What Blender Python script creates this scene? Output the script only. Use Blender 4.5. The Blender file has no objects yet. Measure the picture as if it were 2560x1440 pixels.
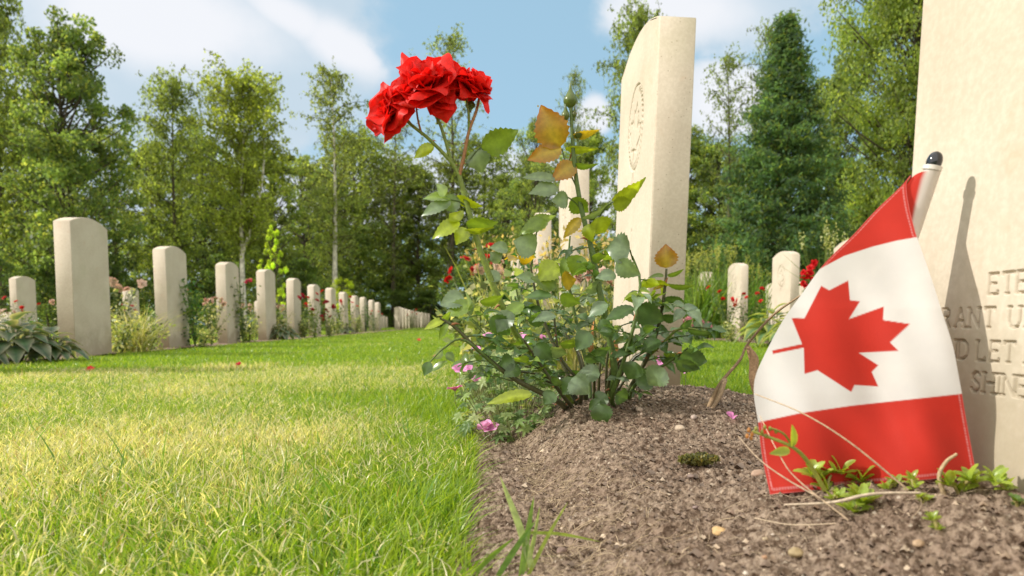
import bpy, math, random
import numpy as np
from mathutils import Vector, Matrix

# ------------------------------------------------------------------ camera
sc = bpy.context.scene
col = sc.collection
F_PX = 1740.0; PITCH = 4.0; ROLL = -0.25
YAW = math.degrees(math.atan(90/1740.0))
CY = 809 + F_PX*math.tan(math.radians(PITCH))
CAM = Vector((0, 0, 0.19))
R3 = (Matrix.Rotation(-math.radians(YAW), 3, 'Z') @ Matrix.Rotation(math.radians(90-PITCH), 3, 'X')
      @ Matrix.Rotation(math.radians(ROLL), 3, 'Z'))
cd = bpy.data.cameras.new("camera")
cam = bpy.data.objects.new("camera", cd); col.objects.link(cam)
cam.matrix_world = Matrix.Translation(CAM) @ R3.to_4x4()
cd.sensor_width = 36; cd.lens = F_PX/2560*36
cd.shift_y = (CY-720)/2560
cd.clip_start = 0.02; cd.clip_end = 2000
cd.dof.use_dof = True; cd.dof.focus_distance = 0.88; cd.dof.aperture_fstop = 9.5
sc.camera = cam

# ------------------------------------------------------------------ sun, sky, exposure
SUN_EL = math.radians(34); SUN_BACK = math.radians(1)
sdir = Vector((-math.cos(SUN_EL)*math.cos(SUN_BACK), math.cos(SUN_EL)*math.sin(SUN_BACK), math.sin(SUN_EL)))
ld = bpy.data.lights.new("sun", 'SUN'); ld.energy = 2.75; ld.angle = math.radians(0.5); ld.color = (1, .945, .85)
sun = bpy.data.objects.new("sun", ld); col.objects.link(sun)
sun.rotation_euler = sdir.to_track_quat('Z', 'Y').to_euler()
sc.view_settings.view_transform = 'Standard'; sc.view_settings.look = 'None'
sc.view_settings.exposure = 0.72; sc.view_settings.gamma = 1
sc.cycles.use_denoising = True
sc.cycles.max_bounces = 7; sc.cycles.diffuse_bounces = 4; sc.cycles.transmission_bounces = 4
sc.cycles.sample_clamp_indirect = 6

class NT:
    def __init__(s, tree): s.t = tree; tree.nodes.clear()
    def n(s, typ, **kw):
        nd = s.t.nodes.new(typ)
        for k, v in kw.items():
            if k.startswith('i_'):
                nd.inputs[k[2:].replace('_', ' ')].default_value = v
            else: setattr(nd, k, v)
        return nd
    def l(s, a, b): s.t.links.new(a, b)
    def math(s, op, a, b=None, c=None, clamp=False):
        nd = s.n('ShaderNodeMath', operation=op); nd.use_clamp = clamp
        for i, v in enumerate((a, b, c)):
            if v is None: continue
            if isinstance(v, (int, float)): nd.inputs[i].default_value = v
            else: s.l(v, nd.inputs[i])
        return nd.outputs[0]
    def mix(s, f, a, b, blend='MIX'):
        nd = s.n('ShaderNodeMix', data_type='RGBA', blend_type=blend)
        for i, v in ((0, f), (6, a), (7, b)):
            if isinstance(v, (int, float)): nd.inputs[i].default_value = v
            elif isinstance(v, tuple): nd.inputs[i].default_value = (*v[:3], 1)
            else: s.l(v, nd.inputs[i])
        return nd.outputs[2]
    def noise(s, vec, scale, detail=3, rough=.5):
        nd = s.n('ShaderNodeTexNoise'); nd.inputs['Scale'].default_value = scale
        nd.inputs['Detail'].default_value = detail; nd.inputs['Roughness'].default_value = rough
        if vec is not None: s.l(vec, nd.inputs['Vector'])
        return nd.outputs['Fac']
    def ramp(s, f, lo, hi, a=0.0, b=1.0, smooth=True):
        nd = s.n('ShaderNodeMapRange'); nd.interpolation_type = 'SMOOTHSTEP' if smooth else 'LINEAR'
        for i, v in enumerate((f, lo, hi, a, b)):
            if isinstance(v, (int, float)): nd.inputs[i].default_value = v
            else: s.l(v, nd.inputs[i])
        return nd.outputs[0]

w = bpy.data.worlds.new("World"); sc.world = w; w.use_nodes = True
N = NT(w.node_tree)
wout = N.n('ShaderNodeOutputWorld'); bg = N.n('ShaderNodeBackground'); N.l(bg.outputs[0], wout.inputs[0])
sky = N.n('ShaderNodeTexSky', sky_type='NISHITA'); sky.sun_disc = False
sky.sun_elevation = SUN_EL; sky.sun_rotation = math.atan2(sdir.x, sdir.y); sky.air_density = 1.0; sky.dust_density = 1.6; sky.ozone_density = 1.3
tc = N.n('ShaderNodeTexCoord'); sp = N.n('ShaderNodeSeparateXYZ'); N.l(tc.outputs['Generated'], sp.inputs[0])
yy = N.math('MAXIMUM', N.math('ABSOLUTE', sp.outputs[1]), .12)
u = N.math('DIVIDE', sp.outputs[0], yy); v = N.math('DIVIDE', sp.outputs[2], yy)
uv = N.n('ShaderNodeCombineXYZ'); N.l(u, uv.inputs[0]); N.l(v, uv.inputs[1])
def ray(px, py):
    return (R3 @ Vector(((px-1280)/F_PX, -(py-CY)/F_PX, -1)))
def uvof(px, py):
    d = ray(px, py); return d.x/d.y, d.z/d.y
warp = N.noise(uv.outputs[0], 5.5, 6, .58)
warp2 = N.noise(uv.outputs[0], 1.7, 3, .5)
def blob(px, py, rx, ry, rot, gain, soft=.0):
    a, b = uvof(px, py)
    m = N.n('ShaderNodeMapping', vector_type='TEXTURE')
    m.inputs['Location'].default_value = (a, b, 0); m.inputs['Rotation'].default_value = (0, 0, math.radians(rot))
    m.inputs['Scale'].default_value = (rx/F_PX, ry/F_PX, 1)
    N.l(uv.outputs[0], m.inputs['Vector'])
    ln = N.n('ShaderNodeVectorMath', operation='LENGTH'); N.l(m.outputs[0], ln.inputs[0])
    return N.ramp(ln.outputs['Value'], 0, 1.6, gain, 0)
def summ(lst):
    s = lst[0]
    for x in lst[1:]: s = N.math('MAXIMUM', s, x)
    return s
blobs = summ([blob(330, 60, 700, 330, -12, 1.15), blob(150, 260, 460, 330, -15, 1.1), blob(560, 230, 480, 170, -10, 1.0), blob(830, 120, 190, 75, -28, 1.0), blob(650, 30, 200, 90, -25, 1.0), blob(1790, 0, 330, 150, 0, 1.0), blob(100, 500, 900, 300, 0, .8),
              blob(1800, 240, 150, 110, 0, .95), blob(1490, 290, 70, 70, 0, .95), blob(1200, 480, 800, 130, 0, .9), blob(-700, 300, 700, 500, 0, .9), blob(3300, 200, 900, 400, 0, .9)])
dens = N.math('ADD', blobs, N.math('ADD', N.math('MULTIPLY', N.math('SUBTRACT', warp, .5), 1.4), N.math('MULTIPLY', N.math('SUBTRACT', warp2, .5), .5)))
mask = N.ramp(dens, .26, .60)
# cloud light and dark parts
bright = summ([blob(400, 50, 330, 120, -8, 1.15), blob(860, 120, 150, 60, -28, 1.0), blob(720, 40, 170, 50, -28, .9), blob(1820, 240, 170, 140, 0, .9), blob(1490, 290, 90, 90, 0, .95), blob(1700, 30, 260, 90, 0, .95), blob(1200, 520, 900, 190, 0, .8), blob(60, 250, 200, 200, 0, .4)])
bfac = N.ramp(N.math('ADD', bright, N.math('MULTIPLY', N.math('SUBTRACT', warp, .5), .9)), .1, .9)
cloudc = N.mix(bfac, (.37, .44, .50), (.58, .58, .60))
skyc = N.n('ShaderNodeVectorMath', operation='SCALE'); N.l(sky.outputs[0], skyc.inputs[0]); skyc.inputs['Scale'].default_value = 0.085
skyt = N.mix(.6, skyc.outputs[0], (.29, .47, .58))
fin = N.mix(N.math('MULTIPLY', mask, .90), skyt, cloudc)
up = N.ramp(sp.outputs[2], -.02, .02)
# unseen bright warm cloud added behind the camera and overhead as fill light
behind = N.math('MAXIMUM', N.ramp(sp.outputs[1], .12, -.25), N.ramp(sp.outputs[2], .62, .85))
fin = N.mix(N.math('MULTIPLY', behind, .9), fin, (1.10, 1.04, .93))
fin = N.mix(up, (.08, .10, .04), fin)
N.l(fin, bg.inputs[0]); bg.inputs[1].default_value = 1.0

# ------------------------------------------------------------------ pixel to place helpers (2560 x 1440 of the photo)
def atY(px, py, Y):
    d = ray(px, py); return CAM + d*(Y/d.y)
def atX(px, py, X):
    d = ray(px, py); return CAM + d*(X/d.x)
def xat(px, Y):   # x of a pixel column near the horizon
    return atY(px, 812, Y).x

# ------------------------------------------------------------------ object helpers
def tag(o, label=None, cat=None, group=None, kind=None):
    if label: o['label'] = label
    if cat: o['category'] = cat
    if group: o['group'] = group
    if kind: o['kind'] = kind
    return o
class MB:
    def __init__(s): s.V = []; s.Q = []; s.T = []; s.C = []; s.n = 0
    def add(s, V, F, c=(1, 1, 1)):
        V = np.asarray(V, float).reshape(-1, 3); F = np.asarray(F, int)
        c = np.asarray(c, float)
        if c.ndim == 1: c = np.tile(c[:3], (len(V), 1))
        s.V.append(V); s.C.append(c[:, :3])
        if len(F): (s.Q if F.shape[1] == 4 else s.T).append(F+s.n)
        s.n += len(V)
    def data(s, name, mat, smooth=True):
        V = np.concatenate(s.V); C = np.concatenate(s.C)
        Q = np.concatenate(s.Q) if s.Q else np.zeros((0, 4), int)
        T = np.concatenate(s.T) if s.T else np.zeros((0, 3), int)
        me = bpy.data.meshes.new(name)
        me.vertices.add(len(V)); me.vertices.foreach_set('co', V.astype('f4').ravel())
        nl = Q.size+T.size; me.loops.add(nl)
        me.loops.foreach_set('vertex_index', np.concatenate([Q.ravel(), T.ravel()]).astype('i4'))
        me.polygons.add(len(Q)+len(T))
        st = np.concatenate([np.arange(len(Q))*4, Q.size+np.arange(len(T))*3]).astype('i4')
        me.polygons.foreach_set('loop_start', st)
        me.polygons.foreach_set('loop_total', np.concatenate([np.full(len(Q), 4), np.full(len(T), 3)]).astype('i4'))
        me.update(calc_edges=True)
        a = me.color_attributes.new('Col', 'FLOAT_COLOR', 'POINT')
        a.data.foreach_set('color', np.concatenate([C, np.ones((len(C), 1))], 1).astype('f4').ravel())
        if smooth: me.polygons.foreach_set('use_smooth', np.ones(len(me.polygons), bool))
        me.materials.append(mat); me.validate()
        return me
def link(name, me, parent=None):
    o = bpy.data.objects.new(name, me); col.objects.link(o)
    if parent: o.parent = parent
    return o
def thing(name, parts, loc, label, cat, group=None, rot=0, sc_=(1, 1, 1)):
    e = link(name, None); e.empty_display_size = .1
    e.location = loc; e.rotation_euler = (0, 0, rot)
    e.scale = sc_ if isinstance(sc_, tuple) else (sc_,)*3
    tag(e, label, cat, group)
    for pn, me in parts: link(pn, me, e)
    return e
def hsh(a, b, c, s):
    h = np.sin(a*127.1+b*311.7+c*74.7+s*53.3)*43758.5453
    return h-np.floor(h)
def vn(x, y, z=0, s=0):
    x, y, z = np.broadcast_arrays(np.asarray(x, float), np.asarray(y, float), np.asarray(z, float))
    xi, yi, zi = np.floor(x), np.floor(y), np.floor(z)
    fx, fy, fz = x-xi, y-yi, z-zi
    fx = fx*fx*(3-2*fx); fy = fy*fy*(3-2*fy); fz = fz*fz*(3-2*fz)
    r = 0
    for i in (0, 1):
        for j in (0, 1):
            for k in (0, 1):
                r = r+hsh(xi+i, yi+j, zi+k, s)*(fx if i else 1-fx)*(fy if j else 1-fy)*(fz if k else 1-fz)
    return r
def fbm(x, y, z=0, s=0, o=4):
    r = 0; a = .5
    for i in range(o):
        r = r+a*(vn(x*2**i, y*2**i, z*2**i if not np.isscalar(z) or z else 0, s+i)-.5); a *= .55
    return r
def smooth(x, a, b):
    t = np.clip((x-a)/(b-a), 0, 1); return t*t*(3-2*t)
def nrm(v):
    v = np.asarray(v, float); return v/(np.linalg.norm(v, axis=-1, keepdims=True)+1e-12)
def spline(pts, n):
    P = np.asarray([tuple(p) for p in pts], float)
    if len(P) == 2: t = np.linspace(0, 1, n)[:, None]; return P[0]*(1-t)+P[1]*t
    P = np.vstack([2*P[0]-P[1], P, 2*P[-1]-P[-2]])
    out = []; m = len(P)-3
    for q in np.linspace(0, m, n):
        i = min(int(q), m-1); t = q-i
        a, b, c, d = P[i:i+4]
        out.append(.5*((2*b)+(-a+c)*t+(2*a-5*b+4*c-d)*t*t+(-a+3*b-3*c+d)*t**3))
    return np.array(out)
def tube(mb, pts, r, sides=6, c=(1, 1, 1), cap=True):
    P = np.asarray(pts, float); n = len(P)
    r = np.broadcast_to(np.asarray(r, float), (n,)) if np.ndim(r) == 0 else np.interp(np.linspace(0, 1, n), np.linspace(0, 1, len(r)), r)
    T = nrm(np.gradient(P, axis=0))
    ref = np.array([0, 0, 1.]) if abs(T[:, 2]).mean() < .8 else np.array([1., 0, 0])
    A = nrm(np.cross(T, ref)); B = np.cross(T, A)
    th = np.arange(sides)*2*math.pi/sides
    V = P[:, None]+r[:, None, None]*(A[:, None]*np.cos(th)[None, :, None]+B[:, None]*np.sin(th)[None, :, None])
    V = V.reshape(-1, 3)
    i = np.arange(n-1)[:, None]*sides; j = np.arange(sides)[None]; k = (j+1) % sides
    F = np.stack([i+j, i+k, i+sides+k, i+sides+j], -1).reshape(-1, 4)
    mb.add(V, F, c)
    if cap:
        for e, pt in ((0, P[0]), (n-1, P[-1])):
            b = e*sides
            V2 = np.vstack([V[b:b+sides], pt])
            F2 = np.array([[x, (x+1) % sides, sides] for x in range(sides)])
            mb.add(V2, F2, c)

# ------------------------------------------------------------------ materials
def mat(name, build):
    m = bpy.data.materials.new(name); m.use_nodes = True; n = NT(m.node_tree)
    o = n.n('ShaderNodeOutputMaterial'); build(n, o); return m
def leaf_mat(name, trans=.45, tgain=(1.9, 1.75, .7), rough=.45, spec=.4, var=.35, scale=60, coat=0):
    def b(n, o):
        a = n.n('ShaderNodeAttribute', attribute_name='Col')
        tcd = n.n('ShaderNodeTexCoord')
        nz = n.noise(tcd.outputs['Object'], scale, 3)
        c = n.mix(1.0, a.outputs['Color'], n.mix(n.ramp(nz, .3, .7), (1-var,)*3, (1+var, 1+var, 1+var*.6)), 'MULTIPLY')
        p = n.n('ShaderNodeBsdfPrincipled'); n.l(c, p.inputs['Base Color'])
        p.inputs['Roughness'].default_value = rough; p.inputs['Specular IOR Level'].default_value = spec
        t = n.n('ShaderNodeBsdfTranslucent'); n.l(n.mix(1.0, c, tgain, 'MULTIPLY'), t.inputs[0])
        ms = n.n('ShaderNodeMixShader'); ms.inputs[0].default_value = trans
        n.l(p.outputs[0], ms.inputs[1]); n.l(t.outputs[0], ms.inputs[2]); n.l(ms.outputs[0], o.inputs[0])
    return mat(name, b)
def attr_mat(name, rough=.7, spec=.3, bump=0, scale=80, var=.2):
    def b(n, o):
        a = n.n('ShaderNodeAttribute', attribute_name='Col'); tcd = n.n('ShaderNodeTexCoord')
        nz = n.noise(tcd.outputs['Object'], scale, 5)
        c = n.mix(1.0, a.outputs['Color'], n.mix(n.ramp(nz, .3, .7), (1-var,)*3, (1+var,)*3), 'MULTIPLY')
        p = n.n('ShaderNodeBsdfPrincipled'); n.l(c, p.inputs['Base Color'])
        p.inputs['Roughness'].default_value = rough; p.inputs['Specular IOR Level'].default_value = spec
        if bump:
            bp = n.n('ShaderNodeBump'); bp.inputs['Strength'].default_value = bump; bp.inputs['Distance'].default_value = .002
            n.l(nz, bp.inputs['Height']); n.l(bp.outputs[0], p.inputs['Normal'])
        n.l(p.outputs[0], o.inputs[0])
    return mat(name, b)
M_grass = leaf_mat('grass', .45, (1.7, 1.65, .7), .38, .5, .2, 200)
M_tree = leaf_mat('tree_leaves', .5, (3.3, 2.9, 1.4), .5, .35, .3, 1.2)
M_rose = leaf_mat('rose_leaves', .38, (2.3, 2.1, .45), .30, .7, .12, 160)
M_bed = leaf_mat('bed_leaves', .42, (1.9, 1.7, .7), .45, .4, .2, 40)
M_petal = leaf_mat('petals', .35, (1.25, .8, .8), .5, .25, .15, 150)
M_stem = attr_mat('stems', .5, .4, .2, 300)
M_bark = attr_mat('bark', .9, .1, .5, 6, .35)
M_twig = attr_mat('dry_twigs', .8, .15, .3, 400)
def cloth_b(n, o):
    a = n.n('ShaderNodeAttribute', attribute_name='Col'); tcd = n.n('ShaderNodeTexCoord')
    wv = n.n('ShaderNodeTexNoise'); wv.inputs['Scale'].default_value = 900; n.l(tcd.outputs['Object'], wv.inputs['Vector'])
    bp = n.n('ShaderNodeBump'); bp.inputs['Strength'].default_value = .25; bp.inputs['Distance'].default_value = .0004; n.l(wv.outputs['Fac'], bp.inputs['Height'])
    big = n.noise(tcd.outputs['Object'], 30, 4)
    c = n.mix(1.0, a.outputs['Color'], n.mix(n.ramp(big, .3, .75), (.93, .93, .93), (1.04, 1.03, 1.02)), 'MULTIPLY')
    p = n.n('ShaderNodeBsdfPrincipled'); n.l(c, p.inputs['Base Color']); p.inputs['Roughness'].default_value = .6
    p.inputs['Specular IOR Level'].default_value = .25
    p.inputs['Sheen Weight'].default_value = .15
    n.l(bp.outputs[0], p.inputs['Normal'])
    t = n.n('ShaderNodeBsdfTranslucent'); n.l(c, t.inputs[0]); n.l(bp.outputs[0], t.inputs['Normal'])
    ms = n.n('ShaderNodeMixShader'); ms.inputs[0].default_value = .36
    n.l(p.outputs[0], ms.inputs[1]); n.l(t.outputs[0], ms.inputs[2]); n.l(ms.outputs[0], o.inputs[0])
M_cloth = mat('flag_cloth', cloth_b)
def stone_b(n, o):
    tcd = n.n('ShaderNodeTexCoord'); oi = n.n('ShaderNodeObjectInfo')
    ov = n.n('ShaderNodeVectorMath', operation='ADD'); n.l(tcd.outputs['Object'], ov.inputs[0])
    rv = n.n('ShaderNodeCombineXYZ'); n.l(n.math('MULTIPLY', oi.outputs['Random'], 37.), rv.inputs[0]); n.l(rv.outputs[0], ov.inputs[1])
    V = ov.outputs[0]
    big = n.noise(V, 7, 4, .55); fine = n.noise(V, 160, 4, .65)
    c = n.mix(n.ramp(big, .3, .72), (.55, .475, .385), (.61, .54, .445))
    c = n.mix(n.ramp(fine, .35, .7), n.mix(1.0, c, (.90, .89, .87), 'MULTIPLY'), c)
    warm = n.noise(V, 22, 4, .6)
    c = n.mix(n.math('MULTIPLY', n.ramp(warm, .60, .78), .35), c, (.50, .33, .21))
    # small dark pits
    vo = n.n('ShaderNodeTexVoronoi'); vo.inputs['Scale'].default_value = 190; n.l(V, vo.inputs['Vector'])
    sel = n.noise(V, 60, 2)
    sc2 = n.n('ShaderNodeSeparateColor'); n.l(vo.outputs['Color'], sc2.inputs[0])
    pit = n.math('MULTIPLY', n.math('LESS_THAN', vo.outputs['Distance'], .22), n.math('GREATER_THAN', n.math('ADD', sc2.outputs[0], n.math('MULTIPLY', n.math('SUBTRACT', sel, .5), .5)), .93))
    c = n.mix(n.math('MULTIPLY', pit, .6), c, (.17, .12, .08))
    # weathering rising from the foot
    s = n.n('ShaderNodeSeparateXYZ'); n.l(tcd.outputs['Object'], s.inputs[0])
    st = n.math('ADD', n.math('MULTIPLY', s.outputs[2], -6.0), n.math('MULTIPLY', n.noise(V, 9, 5, .65), 2.4))
    sf = n.math('MULTIPLY', n.ramp(st, -.1, 1.0), .72)
    c = n.mix(sf, c, (.30, .255, .175))
    lich = n.ramp(n.noise(V, 5, 3), .55, .75)
    c = n.mix(n.math('MULTIPLY', lich, .24), c, (.36, .36, .20))
    stv = n.n('ShaderNodeVectorMath', operation='MULTIPLY'); n.l(V, stv.inputs[0]); stv.inputs[1].default_value = (38, 38, 2.2)
    streak = n.ramp(n.noise(stv.outputs[0], 1, 4, .6), .55, .8)
    c = n.mix(n.math('MULTIPLY', streak, .12), c, (.33, .29, .20))
    p = n.n('ShaderNodeBsdfPrincipled'); n.l(c, p.inputs['Base Color']); p.inputs['Roughness'].default_value = .9; p.inputs['Specular IOR Level'].default_value = .15
    bp = n.n('ShaderNodeBump'); bp.inputs['Strength'].default_value = .25; bp.inputs['Distance'].default_value = .0009
    h = n.math('SUBTRACT', fine, n.math('MULTIPLY', pit, 1.2)); n.l(h, bp.inputs['Height']); n.l(bp.outputs[0], p.inputs['Normal'])
    n.l(p.outputs[0], o.inputs[0])
M_stone = mat('limestone', stone_b)
def soil_b(n, o):
    tcd = n.n('ShaderNodeTexCoord'); V = tcd.outputs['Object']
    a = n.noise(V, 12, 5, .6); b = n.noise(V, 140, 6, .7); g = n.noise(V, 420, 3, .6)
    c = n.mix(n.ramp(a, .3, .7), (.29, .21, .155), (.42, .325, .245))
    c = n.mix(n.ramp(b, .36, .62), n.mix(1.0, c, (.24, .20, .175), 'MULTIPLY'), c)  # shade in the hollows between crumbs put into the colour by noise
    c = n.mix(n.math('MULTIPLY', n.ramp(g, .58, .7), .6), c, (.36, .28, .20))
    c = n.mix(n.math('MULTIPLY', n.ramp(n.noise(V, 4.5, 3, .5), .52, .66), .45), c, n.mix(1.0, c, (.55, .52, .50), 'MULTIPLY'))
    vo = n.n('ShaderNodeTexVoronoi'); vo.inputs['Scale'].default_value = 260; n.l(V, vo.inputs['Vector'])
    s3 = n.n('ShaderNodeSeparateColor'); n.l(vo.outputs['Color'], s3.inputs[0])
    grain = n.math('MULTIPLY', n.math('LESS_THAN', vo.outputs['Distance'], .35), n.math('GREATER_THAN', s3.outputs[1], .90))
    c = n.mix(n.math('MULTIPLY', grain, .8), c, (.50, .42, .33))
    p = n.n('ShaderNodeBsdfPrincipled'); n.l(c, p.inputs['Base Color']); p.inputs['Roughness'].default_value = .95; p.inputs['Specular IOR Level'].default_value = .1
    bp = n.n('ShaderNodeBump'); bp.inputs['Strength'].default_value = 1; bp.inputs['Distance'].default_value = .005
    n.l(n.math('ADD', b, n.math('MULTIPLY', g, .5)), bp.inputs['Height']); n.l(bp.outputs[0], p.inputs['Normal'])
    n.l(p.outputs[0], o.inputs[0])
M_soil = mat('soil', soil_b)
def ground_b(n, o):
    tcd = n.n('ShaderNodeTexCoord'); V = tcd.outputs['Object']
    a = n.noise(V, .9, 5, .6); b = n.noise(V, 45, 5, .7)
    c = n.mix(n.ramp(a, .35, .68), (.10, .17, .018), (.20, .22, .06))
    c = n.mix(n.ramp(b, .3, .7), n.mix(1.0, c, (.55, .55, .5), 'MULTIPLY'), c)
    p = n.n('ShaderNodeBsdfPrincipled'); n.l(c, p.inputs['Base Color']); p.inputs['Roughness'].default_value = .9; p.inputs['Specular IOR Level'].default_value = .1
    n.l(p.outputs[0], o.inputs[0])
M_ground = mat('turf_ground', ground_b)
def plain(name, c, rough=.5, spec=.4, metal=0, var=.12, scale=100):
    def b(n, o):
        tcd = n.n('ShaderNodeTexCoord'); nz = n.noise(tcd.outputs['Object'], scale, 4)
        cc = n.mix(nz, tuple(x*(1-var) for x in c), tuple(x*(1+var) for x in c))
        p = n.n('ShaderNodeBsdfPrincipled'); n.l(cc, p.inputs['Base Color']); p.inputs['Roughness'].default_value = rough
        p.inputs['Specular IOR Level'].default_value = spec; p.inputs['Metallic'].default_value = metal
        n.l(p.outputs[0], o.inputs[0])
    return mat(name, b)
M_black = plain('black_plastic', (.012, .014, .02), .12, .7)
M_white = plain('white_plastic', (.62, .58, .54), .3, .5)
M_pebble = attr_mat('pebbles', .6, .35, .15, 120, .2)

# ------------------------------------------------------------------ ground
EDGE = -0.004; REDGE = 0.53
def soil_h(x, y):
    x = np.asarray(x, float); y = np.asarray(y, float)
    wob = .012*(vn(y*9, 3.1, 0, 5)-.5)
    prof = smooth(x, EDGE+.035+wob, .15)*(1-smooth(x, .44, REDGE+.03))
    crest = .034+.026*np.exp(-((y-1.08)/.26)**2)+.034*np.exp(-((y-.46)/.16)**2)*smooth(x, .12, .36)-.012*smooth(y, 1.4, 1.9)
    crest = crest+.020*np.exp(-((y-1.12)/.16)**2-((x-.30)/.12)**2)
    big = .014*fbm(x*14, y*14, 0, 3, 3)
    return np.maximum(.004+.008*smooth(x, EDGE-.004, EDGE+.012)*(1-smooth(x, REDGE-.01, REDGE+.01)), prof*(crest+big)+.003)
def soil_fine(x, y):
    a = .013*fbm(x*62, y*62, 0, 11, 5)
    r = np.abs(vn(x*130, y*130, 0, 21)-.5)*2
    r2 = np.abs(vn(x*290, y*290, 0, 22)-.5)*2; r3 = vn(x*75, y*75, 0, 23)
    return .8*a+.0052*(1-r)**1.4*r3+.0036*(1-r2)**1.5+.004*fbm(x*420, y*420, 0, 31, 2)
def grid_mb(xs, ys, fz, c=(1, 1, 1)):
    mb = MB(); X, Y = np.meshgrid(xs, ys, indexing='ij'); Z = fz(X, Y)
    nx, ny = len(xs), len(ys)
    i = np.arange(nx-1)[:, None]*ny; j = np.arange(ny-1)[None]
    F = np.stack([i+j, i+ny+j, i+ny+j+1, i+j+1], -1).reshape(-1, 4)
    mb.add(np.stack([X, Y, Z], -1).reshape(-1, 3), F, c); return mb
S = 700
gm = MB(); gm.add([[-S, -S, 0], [S, -S, 0], [S, S, 0], [-S, S, 0]], [[0, 1, 2, 3]])
tag(link('ground', gm.data('ground', M_ground)), kind='structure')
xs = np.linspace(-.02, .58, 400)
ys = np.concatenate([np.linspace(.12, .34, 50)[:-1], np.linspace(.34, .8, 330)[:-1], np.linspace(.8, 1.7, 300)[:-1], np.linspace(1.7, 14, 160)])
sm_ = grid_mb(xs, ys, lambda x, y: np.maximum(.003, soil_h(x, y)+soil_fine(x, y)*smooth(soil_h(x, y), .003, .012)))
tag(link('soil_bed', sm_.data('soil_bed', M_soil)), kind='structure')
for nm, x0, x1 in (('flower_bed', -2.52, -2.17), ('flower_bed', -6.0, -5.55), ('flower_bed', 2.35, 2.85)):
    m = grid_mb(np.linspace(x0, x1, 8), np.linspace(1, 22, 60), lambda x, y: .006+.02*vn(x*7, y*7))
    tag(link(nm, m.data(nm, M_soil)), kind='structure')

# ------------------------------------------------------------------ grass
rng = np.random.default_rng(4)
def blades(mb, P, h, w, lean, colr, nseg=3, az=None):
    n = len(P)
    ts = np.array([0, .38, .72, 1.0]) if nseg == 3 else np.linspace(0, 1, nseg+1)
    az = rng.uniform(0, 2*math.pi, n) if az is None else az
    W = np.stack([np.cos(az), np.sin(az), np.zeros(n)], 1)
    lean = np.asarray(lean)
    V = []
    for t in ts:
        ctr = P+lean*(h[:, None]*t**1.8)+np.array([0, 0, 1.])*(h*t*(1-.22*t*np.linalg.norm(lean, axis=1)))[:, None]
        ww = w*(1-t**1.7)*.5+w*.04
        V += [ctr-W*ww[:, None], ctr+W*ww[:, None]]
    V = np.stack(V, 1)          # n, 2(k+1), 3
    k = len(ts); b = np.arange(n)[:, None]*(2*k)
    F = [np.stack([b[:, 0]+2*i, b[:, 0]+2*i+1, b[:, 0]+2*i+3, b[:, 0]+2*i+2], 1) for i in range(k-1)]
    # root a little paler
    C = np.repeat(colr[:, None], 2*k, 1)
    mb.add(V.reshape(-1, 3), np.concatenate(F), C.reshape(-1, 3))
def grass_cols(P, green=0.0):
    n = len(P); x, y = P[:, 0], P[:, 1]
    dry = .56+1.5*fbm(x*1.9+5, y*1.3, 0, 8, 3)+.18*np.exp(-((y-1.7)/.9)**2)-.25*smooth(x, -.25, .0)-.42*smooth(y, 2.6, 4.0)-green
    dry = np.clip(dry+rng.normal(0, .24, n), 0, 1)
    g1 = np.array([.10, .22, .014]); g2 = np.array([.33, .42, .045]); s1 = np.array([.62, .58, .34]); s2 = np.array([.42, .30, .12])
    k = rng.uniform(0, 1, (n, 1)); c = g1*(1-k)+g2*k
    d = smooth(dry, .62, .95)[:, None]; br = (rng.uniform(0, 1, (n, 1)) < .12)
    st = np.where(br, s2, s1)
    return c*(1-d)+st*d
def in_bed(x, y):
    wob = .010*(vn(y*14, .5, 0, 77)-.5)*2
    return ((x > EDGE-.004+wob) & (x < REDGE)) | ((x > -2.50) & (x < -2.20)) | ((x > -5.95) & (x < -5.6)) | ((x > 2.38) & (x < 2.8))
def scatter(x0, x1, y0, y1, dens):
    n = int((x1-x0)*(y1-y0)*dens)
    P = np.stack([rng.uniform(x0, x1, n), rng.uniform(y0, y1, n), np.zeros(n)], 1)
    P = P[~in_bed(P[:, 0], P[:, 1])]
    return P[np.abs(P[:, 0]+.0) < .95*P[:, 1]+.55]
gmb = MB()
zones = [(-1.1, .02, .16, .55, 40000), (-1.3, .02, .55, .95, 46000), (-1.9, .02, .95, 1.6, 34000), (-2.25, .02, 1.6, 2.6, 19000), (-3.9, .02, 2.6, 4.5, 6500),
         (-5.0, .02, 4.5, 7.5, 3200), (-6.6, .02, 7.5, 12, 1300), (-9, .02, 12, 20, 420), (-14, 12, 20, 34, 70),
         (.5, 1.6, .8, 2.2, 9000), (.5, 3.4, 2.2, 4.5, 5200), (.5, 5.2, 4.5, 8, 2300), (.5, 7, 8, 20, 350)]
for (x0, x1, y0, y1, dn) in zones:
    P = scatter(x0, x1, y0, y1, dn); n = len(P)
    if not n: continue
    ym = P[:, 1]
    long_ = .75*smooth(P[:, 0], -.14, .0)*(ym < 4)*(P[:, 0] < .1)+.9*smooth(-P[:, 0], -.72, -.56)*(P[:, 0] > .4)
    h = (.013+.013*rng.random(n)+.010*vn(P[:, 0]*7, P[:, 1]*7, 0, 9))*(1+.9*long_*rng.random(n))
    h *= np.where(rng.random(n) < .03, 1.6, 1)
    wd = (.0013+.0014*rng.random(n))*np.maximum(1, ym/1.3)**.85
    ln = rng.normal(0, .5, (n, 3)); ln[:, 2] = 0
    ln[:, 0] += .55*long_*(P[:, 0] < .1)-.6*long_*(P[:, 0] > .4)
    blades(gmb, P, h, wd, ln, grass_cols(P, (.25*long_)+(P[:, 0] > .4)*.35))
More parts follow.
